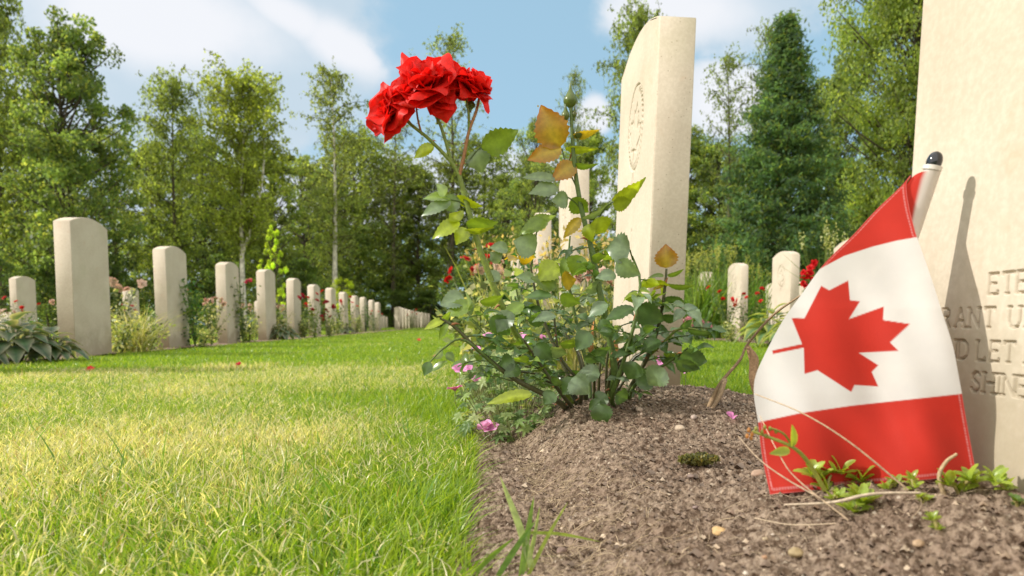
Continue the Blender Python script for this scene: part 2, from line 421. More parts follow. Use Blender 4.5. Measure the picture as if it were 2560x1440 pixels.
# sparse taller blades
P = scatter(-1.2, 0, .45, 2.2, 45); n = len(P)
blades(gmb, P, .05+.03*rng.random(n), .0022+.001*rng.random(n), np.c_[rng.normal(0, .35, (n, 2)), np.zeros(n)], np.tile([.12, .24, .03], (n, 1)))
# fallen dead clippings lying in the lawn
P = scatter(-1.6, 0, .4, 2.8, 6000); n = len(P); P[:, 2] = .010+.013*rng.random(n)
ln = rng.normal(0, 1, (n, 3)); ln[:, 2] = 0; ln = nrm(ln)*1.0
k = rng.uniform(.7, 1.15, (n, 1))
Pm = vn(P[:, 0]*3, P[:, 1]*3, 0, 44) > .38
cl = np.array([.66, .60, .38])*k
blades(gmb, P[Pm], (.008+.010*rng.random(n))[Pm], np.full(n, .0014)[Pm], (ln*1.5)[Pm], cl[Pm])
tag(link('grass', gmb.data('grass', M_grass)), 'mown yellow green lawn grass with dry straw patches', 'grass', kind='stuff')

# ------------------------------------------------------------------ headstones
WST = .38; TST = .078; HSH = .775; RISE = .042
def top_z(y, wst=WST):   # arc top
    t = np.clip(2*y/wst, -1, 1); return HSH+RISE*(1-t*t)
LET = {
 'E': [(0, 0, 0, 1), (0, 1, .6, 1), (0, .52, .48, .52), (0, 0, .62, 0), (.6, 1, .6, .9), (.62, 0, .62, .12)],
 'T': [(.35, 0, .35, 1), (0, 1, .7, 1), (0, 1, 0, .9), (.7, 1, .7, .9), (.25, 0, .45, 0)],
 'A': [(0, 0, .38, 1), (.38, 1, .76, 0), (.15, .36, .61, .36), (-.06, 0, .1, 0), (.66, 0, .84, 0)],
 'N': [(0, 0, 0, 1), (0, 1, .7, 0), (.7, 0, .7, 1), (-.1, 0, .1, 0), (.6, 1, .8, 1), (-.1, 1, 0, 1)],
 'U': [(0, 1, 0, .3), (0, .3, .1, .06), (.1, .06, .33, 0), (.33, 0, .56, .06), (.56, .06, .66, .3), (.66, .3, .66, 1), (-.1, 1, .1, 1), (.56, 1, .76, 1)],
 'R': [(0, 0, 0, 1), (0, 1, .4, 1), (.4, 1, .56, .88), (.56, .88, .56, .66), (.56, .66, .4, .52), (.4, .52, 0, .52), (.3, .52, .66, 0), (-.1, 0, .1, 0)],
 'L': [(0, 0, 0, 1), (0, 0, .58, 0), (.58, 0, .58, .12), (-.1, 1, .1, 1)],
 'G': [(.66, .84, .5, .98), (.5, .98, .3, 1), (.3, 1, .08, .82), (.08, .82, 0, .5), (0, .5, .08, .18), (.08, .18, .3, 0), (.3, 0, .55, .02), (.55, .02, .68, .12), (.68, .12, .68, .42), (.5, .42, .76, .42)],
 'D': [(0, 0, 0, 1), (0, 1, .38, 1), (.38, 1, .66, .8), (.66, .8, .72, .5), (.72, .5, .66, .2), (.66, .2, .38, 0), (.38, 0, 0, 0)],
 'H': [(0, 0, 0, 1), (.68, 0, .68, 1), (0, .52, .68, .52), (-.1, 0, .1, 0), (-.1, 1, .1, 1), (.58, 0, .78, 0), (.58, 1, .78, 1)],
 'I': [(.15, 0, .15, 1), (.04, 0, .26, 0), (.04, 1, .26, 1)],
 'S': [(.52, .84, .4, .98), (.4, .98, .2, 1), (.2, 1, .03, .84), (.03, .84, .05, .64), (.05, .64, .46, .42), (.46, .42, .52, .2), (.52, .2, .36, .01), (.36, .01, .14, 0), (.14, 0, 0, .16)],
 'P': [(0, 0, 0, 1), (0, 1, .4, 1), (.4, 1, .58, .86), (.58, .86, .58, .62), (.58, .62, .4, .48), (.4, .48, 0, .48), (-.1, 0, .1, 0)],
 'O': [(.36, 1, .1, .84), (.1, .84, 0, .5), (0, .5, .1, .16), (.1, .16, .36, 0), (.36, 0, .64, .16), (.64, .16, .74, .5), (.74, .5, .64, .84), (.64, .84, .36, 1)],
 'M': [(.05, 0, .1, 1), (.1, 1, .45, .1), (.45, .1, .8, 1), (.8, 1, .86, 0), (-.04, 0, .14, 0), (.77, 0, .95, 0)],
}
def text_segs(txt, x0, z0, h, pitch):
    out = []; x = x0
    for ch in txt:
        if ch in LET:
            for a, b, c, d in LET[ch]: out.append((x+a*h, z0+b*h, x+c*h, z0+d*h))
        x += pitch*(.55 if ch in 'I ' else 1.0)*(1.25 if ch == 'M' else 1)
    return out
MAPLE = [(206, 664), (258, 665), (325, 535), (357, 553), (433, 514), (440, 593), (480, 597), (436, 668), (575, 618), (572, 672), (680, 688), (600, 762), (634, 795), (475, 803), (553, 853), (527, 880), (553, 938), (458, 932), (445, 960), (310, 873), (258, 888), (255, 783), (132, 808), (129, 794), (248, 768)]
def emblem_segs(cy, cz, r):
    s = []; n = 40
    for k in range(n):
        a0, a1 = 2*math.pi*k/n, 2*math.pi*(k+1)/n
        s.append((cy+r*.78*math.sin(a0), cz+r*math.cos(a0), cy+r*.78*math.sin(a1), cz+r*math.cos(a1)))
    # wreath notches round the ring
    for k in range(3, n-2):
        a = 2*math.pi*k/n
        s.append((cy+r*.78*math.sin(a), cz+r*math.cos(a), cy+r*.66*math.sin(a+.09), cz+r*.86*math.cos(a+.09)))
    # tied ribbon below the wreath
    for dx in (-.12, 0, .12): s.append((cy+dx*r*.5, cz-r, cy+dx*r*1.8, cz-r*1.36))
    # upright leaf in the middle
    pts = []
    for x, y in MAPLE:
        X = (x-258)/430.; Y = (y-740)/430.
        pts.append((cy+Y*r*1.1, cz-.48*r+X*r*1.05))
    for a, b in zip(pts, pts[1:]+pts[:1]): s.append((*a, *b))
    return s
def cross_segs(cy, zb, zt, arm):
    w_ = .006
    za = zt-(zt-zb)*.28
    p = [(cy-w_, zb), (cy-w_, za-w_), (cy-arm, za-w_), (cy-arm, za+w_), (cy-w_, za+w_), (cy-w_, zt), (cy+w_, zt), (cy+w_, za+w_), (cy+arm, za+w_), (cy+arm, za-w_), (cy+w_, za-w_), (cy+w_, zb)]
    return [(*a, *b) for a, b in zip(p, p[1:]+p[:1])]
def carve(Y, Z, segs, wd, dep):
    D = np.full(Y.shape, 9.)
    for a, b, c, d in segs:
        m = (Y > min(a, c)-wd*1.5) & (Y < max(a, c)+wd*1.5) & (Z > min(b, d)-wd*1.5) & (Z < max(b, d)+wd*1.5)
        if not m.any(): continue
        y, z = Y[m], Z[m]; L2 = (c-a)**2+(d-b)**2+1e-12
        t = np.clip(((y-a)*(c-a)+(z-b)*(d-b))/L2, 0, 1)
        D[m] = np.minimum(D[m], np.hypot(y-a-t*(c-a), z-b-t*(d-b)))
    return dep*np.clip(1-D/wd, 0, 1)**.75
def stone_mesh(name, ys, ss, carves):
    """slab: local y = width, z = up, x = thickness; the carved face looks to -x"""
    mb = MB(); ch = .003; t = TST/2; hw = WST/2
    yy = np.linspace(-hw, hw, 17)
    arc = [(y, top_z(y)) for y in yy]
    loop = [(-hw, -.05)]+arc+[(hw, -.05)]
    L = np.array(loop); ctr = np.array([0, .38])
    def inset(d):
        q = L.copy(); q[:, 0] = np.clip(q[:, 0], -hw+d, hw-d); q[:, 1] = np.where(q[:, 1] > 0, q[:, 1]-d, q[:, 1]); return q
    rings = [(inset(ch), -t), (inset(ch*.3), -t+ch*.3), (L, -t+ch), (L, t-ch), (inset(ch*.3), t-ch*.3), (inset(ch), t)]
    n = len(L)
    V = np.concatenate([np.c_[np.full(n, x), q] for q, x in rings])
    F = []
    for r in range(len(rings)-1):
        for i in range(n):
            j = (i+1) % n; F.append([r*n+i, r*n+j, (r+1)*n+j, (r+1)*n+i])
    mb.add(V, F)
    # back cap as strips
    q = rings[-1][0]; m = len(arc)
    V2 = [(t, a[0], -.05) for a in q[1:-1]]+[(t, a[0], a[1]) for a in q[1:-1]]
    mb.add(V2, [[i, i+1, m+i+1, m+i] for i in range(m-1)])
    ys = np.unique(np.clip(ys, -hw+ch, hw-ch))
    Y, S_ = np.meshgrid(ys, ss, indexing='ij'); Z = -.05+S_*(top_z(Y)-ch+.05)
    X = np.full(Y.shape, -t)
    for segs, wd, dep in carves: X = np.maximum(X, -t+carve(Y, Z, segs, wd, dep))
    ny, ns = len(ys), len(ss)
    i = np.arange(ny-1)[:, None]*ns; j = np.arange(ns-1)[None]
    Fg = np.stack([i+j, i+j+1, i+ns+j+1, i+ns+j], -1).reshape(-1, 4)
    mb.add(np.stack([X, Y, Z], -1).reshape(-1, 3), Fg)
    me = mb.data(name, M_stone, smooth=False)
    return me
HT = HSH+.05
# nearest stone: inscription. local +y is the far edge, text runs from far to near => y = .19 - dist
FACE_X = .37; BIG_Z0 = .052
def zpix(px, py): return atX(px, py, FACE_X).z-BIG_Z0
ls = []
for txt, dist, px, py, pitch in (("ETERNAL REST", .087, 2500, 738, .0132), ("GRANT UNTO HIM O LORD", .023, 2430, 822, .0155), ("AND LET PERPETUAL LIGHT", .034, 2450, 905, .0130), ("SHINE UPON HIM", .077, 2460, 985, .0122)):
    for a, b, c, d in text_segs(txt, dist, zpix(px, py), .0147 if py < 800 else .0142, pitch):
        ls.append((.175-a, b, .175-c, d))
zlo, zhi = zpix(2440, 1000)-.004, zpix(2500, 660)+.004
ss_big = np.concatenate([np.linspace(0, (zlo+.05)/.83, 12)[:-1], np.linspace((zlo+.05)/.83*.995, (zhi+.05)/.80, 270)[:-1], np.linspace((zhi+.05)/.80, 1, 10)])
me_big = stone_mesh('headstone_inscribed', np.linspace(-.19, .19, 560), ss_big, [(ls, .0013, .0036)])
em = emblem_segs(0, .60, .098)
cr = cross_segs(0, .06, .36, .05)
yc = np.concatenate([[-.19], np.linspace(-.1, .1, 150), [.19]])
zc = np.concatenate([[0], np.linspace(.1, .5, 120)[:-1], np.linspace(.5, .96, 260), [.98, 1]])
me_em = stone_mesh('headstone_emblem', yc, zc, [(em, .0032, .0062), (cr, .0024, .004)])
me_plain = stone_mesh('headstone_plain', np.linspace(-.19, .19, 9), np.linspace(0, 1, 4), [])
def stone(me, px, Z, label, z0=0., lean=0, rot=0, group='white limestone headstones', scl=(1, 1, 1)):
    """px = picture column of the left edge of the thin side that faces the camera"""
    o = link('headstone', me); x = xat(px, Z)
    r = math.radians(rot)
    o.rotation_euler = (0, math.radians(lean), r); o.scale = scl
    c = Vector((TST/2*scl[0]*math.cos(r)-WST/2*math.sin(r), WST/2*math.cos(r)+TST/2*math.sin(r), 0))
    o.location = Vector((x, Z, z0))+c
    tag(o, label, 'headstone', group); return o
# right row
o = link('headstone', me_big); o.location = (FACE_X+TST/2-.003, .592-.19, BIG_Z0); o.rotation_euler = (0, math.radians(1.8), 0)
tag(o, 'nearest cream headstone at the right edge with carved verse behind the flag', 'headstone', 'white limestone headstones')
stone(me_em, 1613, 1.47, 'tall headstone with carved wreath emblem right behind the rose bush', .048, 1.8)
stone(me_em, 1425, 2.84, 'second headstone behind the rose bush, seen beside the upright budding stem', .04)
stone(me_em, 1345, 4.03, 'third headstone behind the rose bush, left of the budding stem', .03)
stone(me_em, 1303, 5.35, 'fourth headstone beyond the rose bush, half hidden by its leaves', .02)
stone(me_em, 1283, 6.6, 'fifth headstone beyond the rose bush, almost hidden by leaves', .02)
# right neighbouring row
R = 'headstones of the row on the right'
stone(me_em, 1974, 5.9, 'larger of the two headstones seen between the tall stone and the flag', 0, 0, 0, R)
stone(me_em, 1850, 7.1, 'smaller headstone beside the red roses and tall lily leaves', 0, 0, 0, R)
stone(me_em, 1768, 8.35, 'headstone hidden behind the tall lily leaves beside the tall stone', 0, 0, 0, R)
stone(me_em, 2150, 4.62, 'headstone mostly hidden behind the upper red part of the flag', -.05, 0, 0, R)
stone(me_em, 1940, 9.4, 'low headstone peeping out left of the larger right row stone', -.08, 0, 0, 'headstones of a farther row on the right')
stone(me_em, 2003, 8.4, 'low headstone peeping out right of the larger right row stone', -.12, 0, 0, 'headstones of a farther row on the right')
# left row
LR = 'headstones of the row across the lawn'
lst = [(143, 3.97, 'largest headstone of the left row with a dark stain near its foot'),
       (390, 5.33, 'second largest headstone of the left row, right of the pale tufted plant'),
       (542, 6.56, 'third headstone of the left row, left of the tall pink rose'),
       (644, 7.74, 'fourth headstone of the left row, in front of a shorter stone'),
       (717, 9.05, 'fifth headstone of the left row, under the bright green young tree'),
       (771, 10.3, 'sixth headstone of the left row, behind a cluster of dark red roses'),
       (814, 11.7, 'seventh headstone of the left row, right of the dark red roses'),
       (849, 13.0, 'eighth headstone of the left row, left of a bright red bloom'),
       (877, 14.4, 'ninth headstone of the left row counted from the left'),
       (900, 15.8, 'tenth headstone of the left row counted from the left'),
       (921, 17.3, 'eleventh headstone of the left row counted from the left'),
       (938, 18.8, 'last and smallest tall headstone of the left row')]
for i, (px, Z, lb) in enumerate(lst):
    stone(me_plain, px, Z*1.025, lb, -.012*(i % 3), (.3, -.4, .25, 0, .5, -.3)[i % 6], -.6+(i*7 % 5-2)*.5, LR, (1.2, 1, 1) if i < 6 else (1.3, 1, 1))
o = stone(me_plain, -310, 2.6, 'left row headstone just outside the left edge, only its shadow falls into view', 0, 0, -.6, LR, (1.2, 1, 1))
BR = 'headstones of the second row on the left'
for px, Z, lb in [(28, 9.05, 'headstone of the back row at the far left above the dark leafy clump'),
                  (205, 10.45, 'back row headstone hidden behind the largest left stone'),
                  (309, 11.9, 'back row headstone between the two largest stones of the left row'),
                  (402, 13.3, 'back row headstone hidden behind the second largest stone'),
                  (545, 16.4, 'back row headstone hidden behind the third stone of the left row'),
                  (637, 18.6, 'back row headstone showing wider behind the fourth left stone'),
                  (700, 22., 'small back row headstone seen beside the young green tree')]:
    stone(me_plain, px, Z, lb, 0, 0, -.6, BR, (1.1, 1, 1))
stone(me_plain, 0, 10.9, 'low headstone cut by the left edge of the picture', -.42, 0, -.6, 'low headstones of a third row', (2.2, 1, 1))
stone(me_plain, 369, 17.0, 'low headstone peeping out left of the second largest stone', -.40, 0, -.6, 'low headstones of a third row')
for px, Z, k in ((950, 33., 'nearest'), (957, 36., 'middle'), (964, 40., 'farthest')):
    stone(me_plain, px, Z, f'{k} of three tiny headstones right of the last tall left stone', -.2, 0, -.6, 'tiny far headstones')
FR = 'distant headstones overlapping in a row left of the rose bush'
for k in range(10):
    t = k/9.; px = 1000+71*t; Z = 25.5+16*t
    o = stone(me_plain, px, Z, 'pale headstone in the distant overlapping row left of the rose bush' if 0 < k else 'leftmost and nearest headstone of the distant overlapping row', 0, 0, 38, FR, (1.3, 1, 1))

# ------------------------------------------------------------------ trees
def cards(mb, P, size, cols, droop=0., asp=.62):
    """many small leaf faces: P centres, size lengths"""
    n = len(P); d = rng.normal(0, 1, (n, 3)); d[:, 2] -= droop; d = nrm(d)
    q = nrm(np.cross(d, rng.normal(0, 1, (n, 3))))
    s = np.asarray(size).reshape(-1, 1)
    nn = np.cross(d, q)
    V = np.stack([P-d*s*.5, P+q*s*asp*.5+nn*s*.06, P+d*s*.5, P-q*s*asp*.5+nn*s*.06], 1).reshape(-1, 3)
    F = np.arange(n*4).reshape(n, 4)
    mb.add(V, F, np.repeat(cols, 4, 0))
def tcol(n, base, spread=.3, alt=None, pa=.2):
    b = np.array(base)*(1+rng.normal(0, spread, (n, 1)).clip(-.6, .8))
    if alt is not None:
        m = rng.random((n, 1)) < pa; b = np.where(m, np.array(alt)*(1+rng.normal(0, spread*.6, (n, 1))), b)
    return b.clip(.005, .9)
def limb(p0, d, L, up, n=6, jit=.12):
    pts = [np.array(p0, float)]; d = nrm(d)
    for i in range(n):
        d = nrm(d+np.array([0, 0, up])/n+rng.normal(0, jit, 3)); pts.append(pts[-1]+d*L/n)
    return np.array(pts)
def birch(seed, H=10., hw=2.2, nl=46, leafc=(.075, .115, .022), white=True, start=.28, dens=1.0, leaf=.13, fork=False, weep=1.0, top_taper=.35):
    global rng; rng = np.random.default_rng(seed)
    tr, cr_ = MB(), MB()
    bc = np.array([.55, .52, .46]) if white else np.array([.10, .085, .06])
    z = np.linspace(0, 1, 14)
    ax = np.stack([.25*np.sin(z*3+seed)*z, .2*np.cos(z*2.6+seed)*z, z*H], 1)
    r0 = .014*H
    tube(tr, ax, r0*(1-z*.93), 8, bc)
    if fork:
        f2 = spline([ax[4], ax[4]+np.array([.45, 0, 1.2]), ax[4]+np.array([.9, .1, 3.0]), ax[4]+np.array([1.1, .1, 5.2])], 12)
        tube(tr, f2, np.linspace(r0*.6, .03, 12), 7, bc)
    LP = []
    for i in range(nl):
        t = start+(1-start)*((i+.5)/nl)**.9; p = np.array([np.interp(t, z, ax[:, k]) for k in range(3)])
        a = i*2.4+rng.normal(0, .4)
        tt = (t-start)/(1-start); prof = min(1, .45+1.3*tt)*math.sqrt(max(.03, 1-tt**4.5))
        L = hw*prof*rng.uniform(.7, 1.15)
        d = np.array([math.cos(a), math.sin(a), rng.uniform(.5, 1.1)])
        lp = limb(p, d, L*1.2, -.35*weep, 7); dk = np.array([.09, .075, .05])
        tube(tr, lp, np.linspace(r0*.28*(1-t*.6), .008, 8), 5, dk, False)
        for q in np.linspace(.2, 1, int(7*dens)+2):
            for _ in range(2):
                s = np.array([np.interp(q, np.linspace(0, 1, 8), lp[:, k]) for k in range(3)])
                tw = limb(s, rng.normal(0, 1, 3)+np.array([0, 0, .2]), rng.uniform(.5, 1.25)*hw*.42, -1.6*weep, 6, .14)
                if rng.random() < .4: tube(tr, tw, [.008, .003], 3, dk, False)
                m = int(16*dens); idx = rng.uniform(0, 6, m); lo = idx.astype(int).clip(0, 5); f = (idx-lo)[:, None]
                LP.append(tw[lo]*(1-f)+tw[lo+1]*f+rng.normal(0, .07*hw/2.2, (m, 3)))
    P = np.concatenate(LP); n = len(P)
    cards(cr_, P, leaf*rng.uniform(.7, 1.35, n), tcol(n, leafc, .28, (.13, .17, .03), .25), .9)
    return [('trunk', tr.data('birch_trunk', M_bark)), ('crown', cr_.data('birch_crown', M_tree, False))]
def broad(seed, H=10., hw=2.6, ncl=95, leafc=(.045, .085, .020), start=.12, leaf=.11, per=190, cr_r=(.38, .85), barkc=(.09, .075, .055), pow_=.8, alt=(.10, .14, .028)):
    global rng; rng = np.random.default_rng(seed)
    tr, cr_ = MB(), MB(); z = np.linspace(0, 1, 12)
    ax = np.stack([.22*np.sin(z*4+seed)*z, .22*np.cos(z*3+seed)*z, z*H*.95], 1); r0 = .016*H
    tube(tr, ax, r0*(1-z*.92), 8, barkc)
    PP = []; CC = []; lob = H/10.
    for i in range(ncl):
        t = start+(1-start)*rng.random()**.85
        a = rng.uniform(0, 6.28); tt = (t-start)/(1-start); prof = min(1, .6+1.1*tt)*math.sqrt(max(.02, 1-tt**3.6))
        rad = hw*prof*rng.uniform(.25, 1.0)
        c = np.array([math.cos(a)*rad, math.sin(a)*rad, t*H*.96])+lob*rng.normal(0, .22, 3)
        p = np.array([np.interp(max(.05, t-.12), z, ax[:, k]) for k in range(3)])
        lp = spline([p, (p+c)/2+np.array([0, 0, -.15]), c], 6)
        tube(tr, lp, [r0*.22, .012], 4, barkc, False)
        rr = rng.uniform(*cr_r)*(1-.3*t)*hw/2.6
        m = int(per*rng.uniform(.6, 1.2)); v_ = nrm(rng.normal(0, 1, (m, 3)))*(rng.random((m, 1))**.45)*rr
        v_[:, 2] *= .72
        PP.append(c+v_); k = rng.uniform(.75, 1.3); CC.append(tcol(m, np.array(leafc)*k, .22, np.array(alt)*k, .22))
    P = np.concatenate(PP); n = len(P)
    cards(cr_, P, leaf*rng.uniform(.7, 1.3, n), np.concatenate(CC), .3)
    return [('trunk', tr.data('tree_trunk', M_bark)), ('crown', cr_.data('tree_crown', M_tree, False))]
def conifer(seed, H=9., hw=1.9):
    global rng; rng = np.random.default_rng(seed)
    tr, cr_ = MB(), MB(); z = np.linspace(0, 1, 10)
    ax = np.stack([0*z, 0*z, z*H], 1); tube(tr, ax, .12*(1-z*.97), 8, (.08, .06, .045))
    for i in range(230):
        t = .05+.93*(i/230.)**.95; a = i*2.4; L = hw*(1-t)**.98*rng.uniform(.75, 1.2)+.06
        lp = limb((0, 0, t*H), (math.cos(a), math.sin(a), .15), L, .55, 6, .07)
        tube(tr, lp, [.02, .005], 4, (.10, .065, .04), False)
        m = int(300*(L/hw)**.8)+40
        idx = 6*rng.random(m)**.55; lo = idx.astype(int).clip(0, 5); f = (idx-lo)[:, None]
        P = lp[lo]*(1-f)+lp[lo+1]*f+rng.normal(0, .10, (m, 3))*np.array([1, 1, .65])
        k = rng.uniform(.75, 1.25)
        cards(cr_, P, .13*rng.uniform(.7, 1.3, m), tcol(m, np.array([.065, .125, .060])*k, .25, (.11, .15, .04), .18), -1.2, .28)
    return [('trunk', tr.data('conifer_trunk', M_bark)), ('crown', cr_.data('conifer_crown', M_tree, False))]
T = {
 'w1': birch(11, 10, 2.2, 66, (.185, .235, .050), True, .32, 1.05, .125, True, 1.0),
 'w2': birch(12, 10, 2.0, 56, (.140, .190, .055), False, .2, 1.0, .12),
 's1': birch(13, 10, 1.6, 44, (.150, .190, .065), True, .25, .8, .105, False, .7),
 's2': birch(14, 10, 1.7, 38, (.135, .180, .070), False, .2, .7, .105, False, .6),
 'b1': broad(21, 10, 2.3, 200, (.100, .155, .050), .06, .135, 170, (.4, .95), alt=(.18, .22, .06)),
 'b2': broad(22, 10, 2.1, 150, (.125, .180, .050), .05, .13, 165, (.4, .9), alt=(.20, .24, .06)),
 'b3': broad(23, 10, 2.4, 110, (.125, .175, .055), .10, .12, 150, (.35, .85), alt=(.20, .24, .06)),
 'c1': conifer(31),
 'sh': broad(41, 3, 1.6, 55, (.075, .125, .040), .02, .11, 150, (.4, .85)),
 'yt': broad(42, 3, .8, 55, (.26, .36, .04), .12, .095, 70, (.32, .62), alt=(.34, .42, .07)),
 'bs': broad(43, 3, 1.5, 40, (.24, .31, .03), .02, .10, 90, (.4, .8), alt=(.28, .34, .05)),
 'big': broad(44, 12, 3.2, 460, (.135, .190, .050), .04, .105, 270, (.4, .9), alt=(.22, .27, .07)),
}
BASEH = dict(w1=10, w2=10, s1=10, s2=10, b1=10, b2=10, b3=10, c1=9, sh=3, yt=3, bs=3, big=12)
BASEW = dict(w1=2.05, w2=1.9, s1=1.6, s2=1.7, b1=2.8, b2=2.5, b3=2.9, c1=1.9, sh=1.9, yt=1.0, bs=1.8, big=3.7)
NAMES = dict(w1='birch_tree', w2='birch_tree', s1='birch_tree', s2='birch_tree', b1='broadleaf_tree', b2='broadleaf_tree', b3='broadleaf_tree', c1='conifer_tree', sh='shrub', yt='young_tree', bs='shrub', big='broadleaf_tree')
def tree(kind, px, hwpx, top, Z, label, rot=0, cat='tree', group=None):
    x = xat(px, Z); h = (811-top)/F_PX*Z+.19; wd = hwpx/F_PX*Z
    s = h/BASEH[kind]; k = wd/BASEW[kind]
    return thing(NAMES[kind], T[kind], (x, Z, 0), label, cat, group, rot, (k, k, s))
G = 'trees behind the lawn'
tree('w2', 10, 110, 30, 22, 'tall drooping tree cut by the left edge of the picture', .3, group=G)
tree('b1', 185, 180, 80, 21, 'tallest dark green tree at upper left with lumpy crown', 1.1, group=G)
tree('w2', 450, 85, 238, 25, 'drooping birch left of the pale forked birch', 2.0, group=G)
tree('w1', 612, 118, 232, 22, 'weeping birch with pale forked trunk and light green crown', math.radians(0), group=G)
tree('s1', 838, 92, 212, 25, 'slender airy birch right of the weeping one', .7, group=G)
tree('s2', 985, 85, 325, 44, 'thin tree between the slender birch and the red roses', 2.2, group=G)
tree('s2', 1130, 95, 128, 44, 'tall thin tree standing behind the red rose cluster', 1.2, group=G)
tree('b3', 1340, 100, 300, 27, 'rounded light tree behind the orange rose leaves', .4, group=G)
tree('s2', 1432, 45, 205, 30, 'very thin tree top behind the rose bud', 2.9, group=G)
tree('w2', 1590, 85, 60, 20, 'drooping birch half hidden by the tall headstone', 1.5, group=G)
tree('s2', 1815, 80, 165, 21, 'sparse tree just right of the tall headstone', .2, group=G)
tree('s2', 1905, 70, 85, 23, 'sparse tree standing left behind the conifer', 3.3, group=G)
tree('c1', 1950, 235, 42, 13, 'dark pointed conifer right of the tall headstone', 0, group=G)
tree('big', 2275, 255, -420, 15, 'big yellow green tree filling the upper right beside the near stone', 0, group=G)
tree('big', 2700, 300, -300, 15, 'big tree hidden behind the nearest headstone at right', 2.1, group=G)
F2 = 'trees of the dark wood behind'
back = [('b2', 75, 130, 270, 30), ('b3', 300, 130, 330, 32), ('b2', 390, 110, 370, 35), ('b1', 520, 130, 350, 34), ('b2', 690, 120, 370, 33), ('b3', 770, 110, 400, 36),
        ('w2', 900, 110, 360, 46), ('b2', 1050, 100, 420, 46), ('w2', 1210, 105, 370, 44), ('s1', 1130, 95, 420, 45), ('b2', 1470, 120, 330, 32), ('b1', 1330, 110, 400, 34),
        ('b2', 1700, 140, 310, 28), ('b1', 1790, 120, 350, 27), ('b2', 1880, 130, 370, 30), ('b1', 2080, 140, 160, 24), ('b1', -160, 150, 150, 26), ('b2', 2420, 150, 200, 26),
        ('b1', 150, 130, 380, 38), ('b3', 610, 150, 420, 40), ('b1', 830, 130, 430, 42), ('w2', 985, 120, 420, 48), ('b2', 1270, 110, 440, 42)]
where = ['above the leftmost back row stone', 'right of the tallest dark tree', 'left of the drooping birch crown', 'behind the second drooping birch', 'right of the weeping birch', 'between weeping and slender birches',
         'behind the slender birch', 'behind the red rose stem', 'behind the dark green rose leaf', 'low behind the rose stem fork', 'left of the tall headstone', 'behind the rounded light tree',
         'behind the tall headstone', 'between tall headstone and conifer', 'behind the left side of the conifer', 'between conifer and the big right tree', 'outside the left edge', 'hidden behind the near headstone',
         'deep behind the tallest dark tree', 'deep behind the weeping birch', 'deep behind the slender birch', 'deep behind the thin tree', 'deep behind the rose bush']
for i, ((k, px, hw, top, Z), wtxt) in enumerate(zip(back, where)):
    tree(k, px, hw, top, Z, 'dark leafy wood tree '+wtxt, i*1.7, group=F2)
tree('yt', 690, 46, 575, 15.5, 'bright yellow green young tree behind the fourth and fifth left stones', 0.3)
tree('bs', 858, 60, 690, 24, 'bright yellow green shrub behind the sixth and seventh left stones', .3, 'shrub')
for i, (px, hw, top, Z, wtxt) in enumerate([(0, 90, 640, 17, 'at the far left edge'), (120, 90, 650, 20, 'behind the largest left stone'), (270, 90, 640, 21, 'between the two largest left stones'), (420, 80, 660, 22, 'behind the second left stone'),
        (560, 80, 640, 24, 'at the foot of the weeping birch'), (760, 80, 650, 26, 'right of the bright young tree'), (960, 90, 690, 46, 'above the dark low hedge'), (1180, 90, 650, 24, 'behind the lower rose stem'),
        (1330, 90, 640, 24, 'behind the third headstone'), (1480, 80, 640, 22, 'left of the tall headstone foot'), (1760, 80, 600, 20, 'behind the tall lily leaves'), (1870, 80, 600, 19, 'under the conifer'),
        (2060, 90, 560, 17, 'between conifer and flag'), (2170, 80, 560, 16, 'behind the top of the flag'), (1650, 80, 600, 20, 'behind the tall headstone'), (2300, 100, 500, 17, 'hidden behind the near headstone')]):
    tree('sh', px, hw, top, Z, 'dark green shrub under the trees '+wtxt, i*1.3, 'shrub', 'dark shrubs at the wood edge')
# low dark hedge
for px, hw, top, Z, lb in ((905, 70, 738, 43, 'left'), (990, 75, 722, 44, 'middle'), (1080, 80, 728, 43, 'right')):
    tree('sh', px, hw, top, Z, f'{lb} clump of the low dark juniper hedge beyond the lawn', px, 'shrub', 'clumps of the low dark hedge')
# far wood closing the view
rng = np.random.default_rng(55)
wb = MB(); n = 60000
P = np.stack([rng.uniform(-75, 75, n), rng.uniform(54, 68, n), np.zeros(n)], 1)
P[:, 2] = (rng.random(n)**.9)*(6.2+3.2*vn(P[:, 0]*.22, P[:, 1]*.1, 0, 3))
cards(wb, P, .42*rng.uniform(.6, 1.4, n), tcol(n, (.10, .15, .055), .35, (.16, .20, .06), .2), .2)
tag(link('woodland', wb.data('woodland', M_tree, False)), 'dark far wood closing the view behind the trees', 'woodland', kind='stuff')

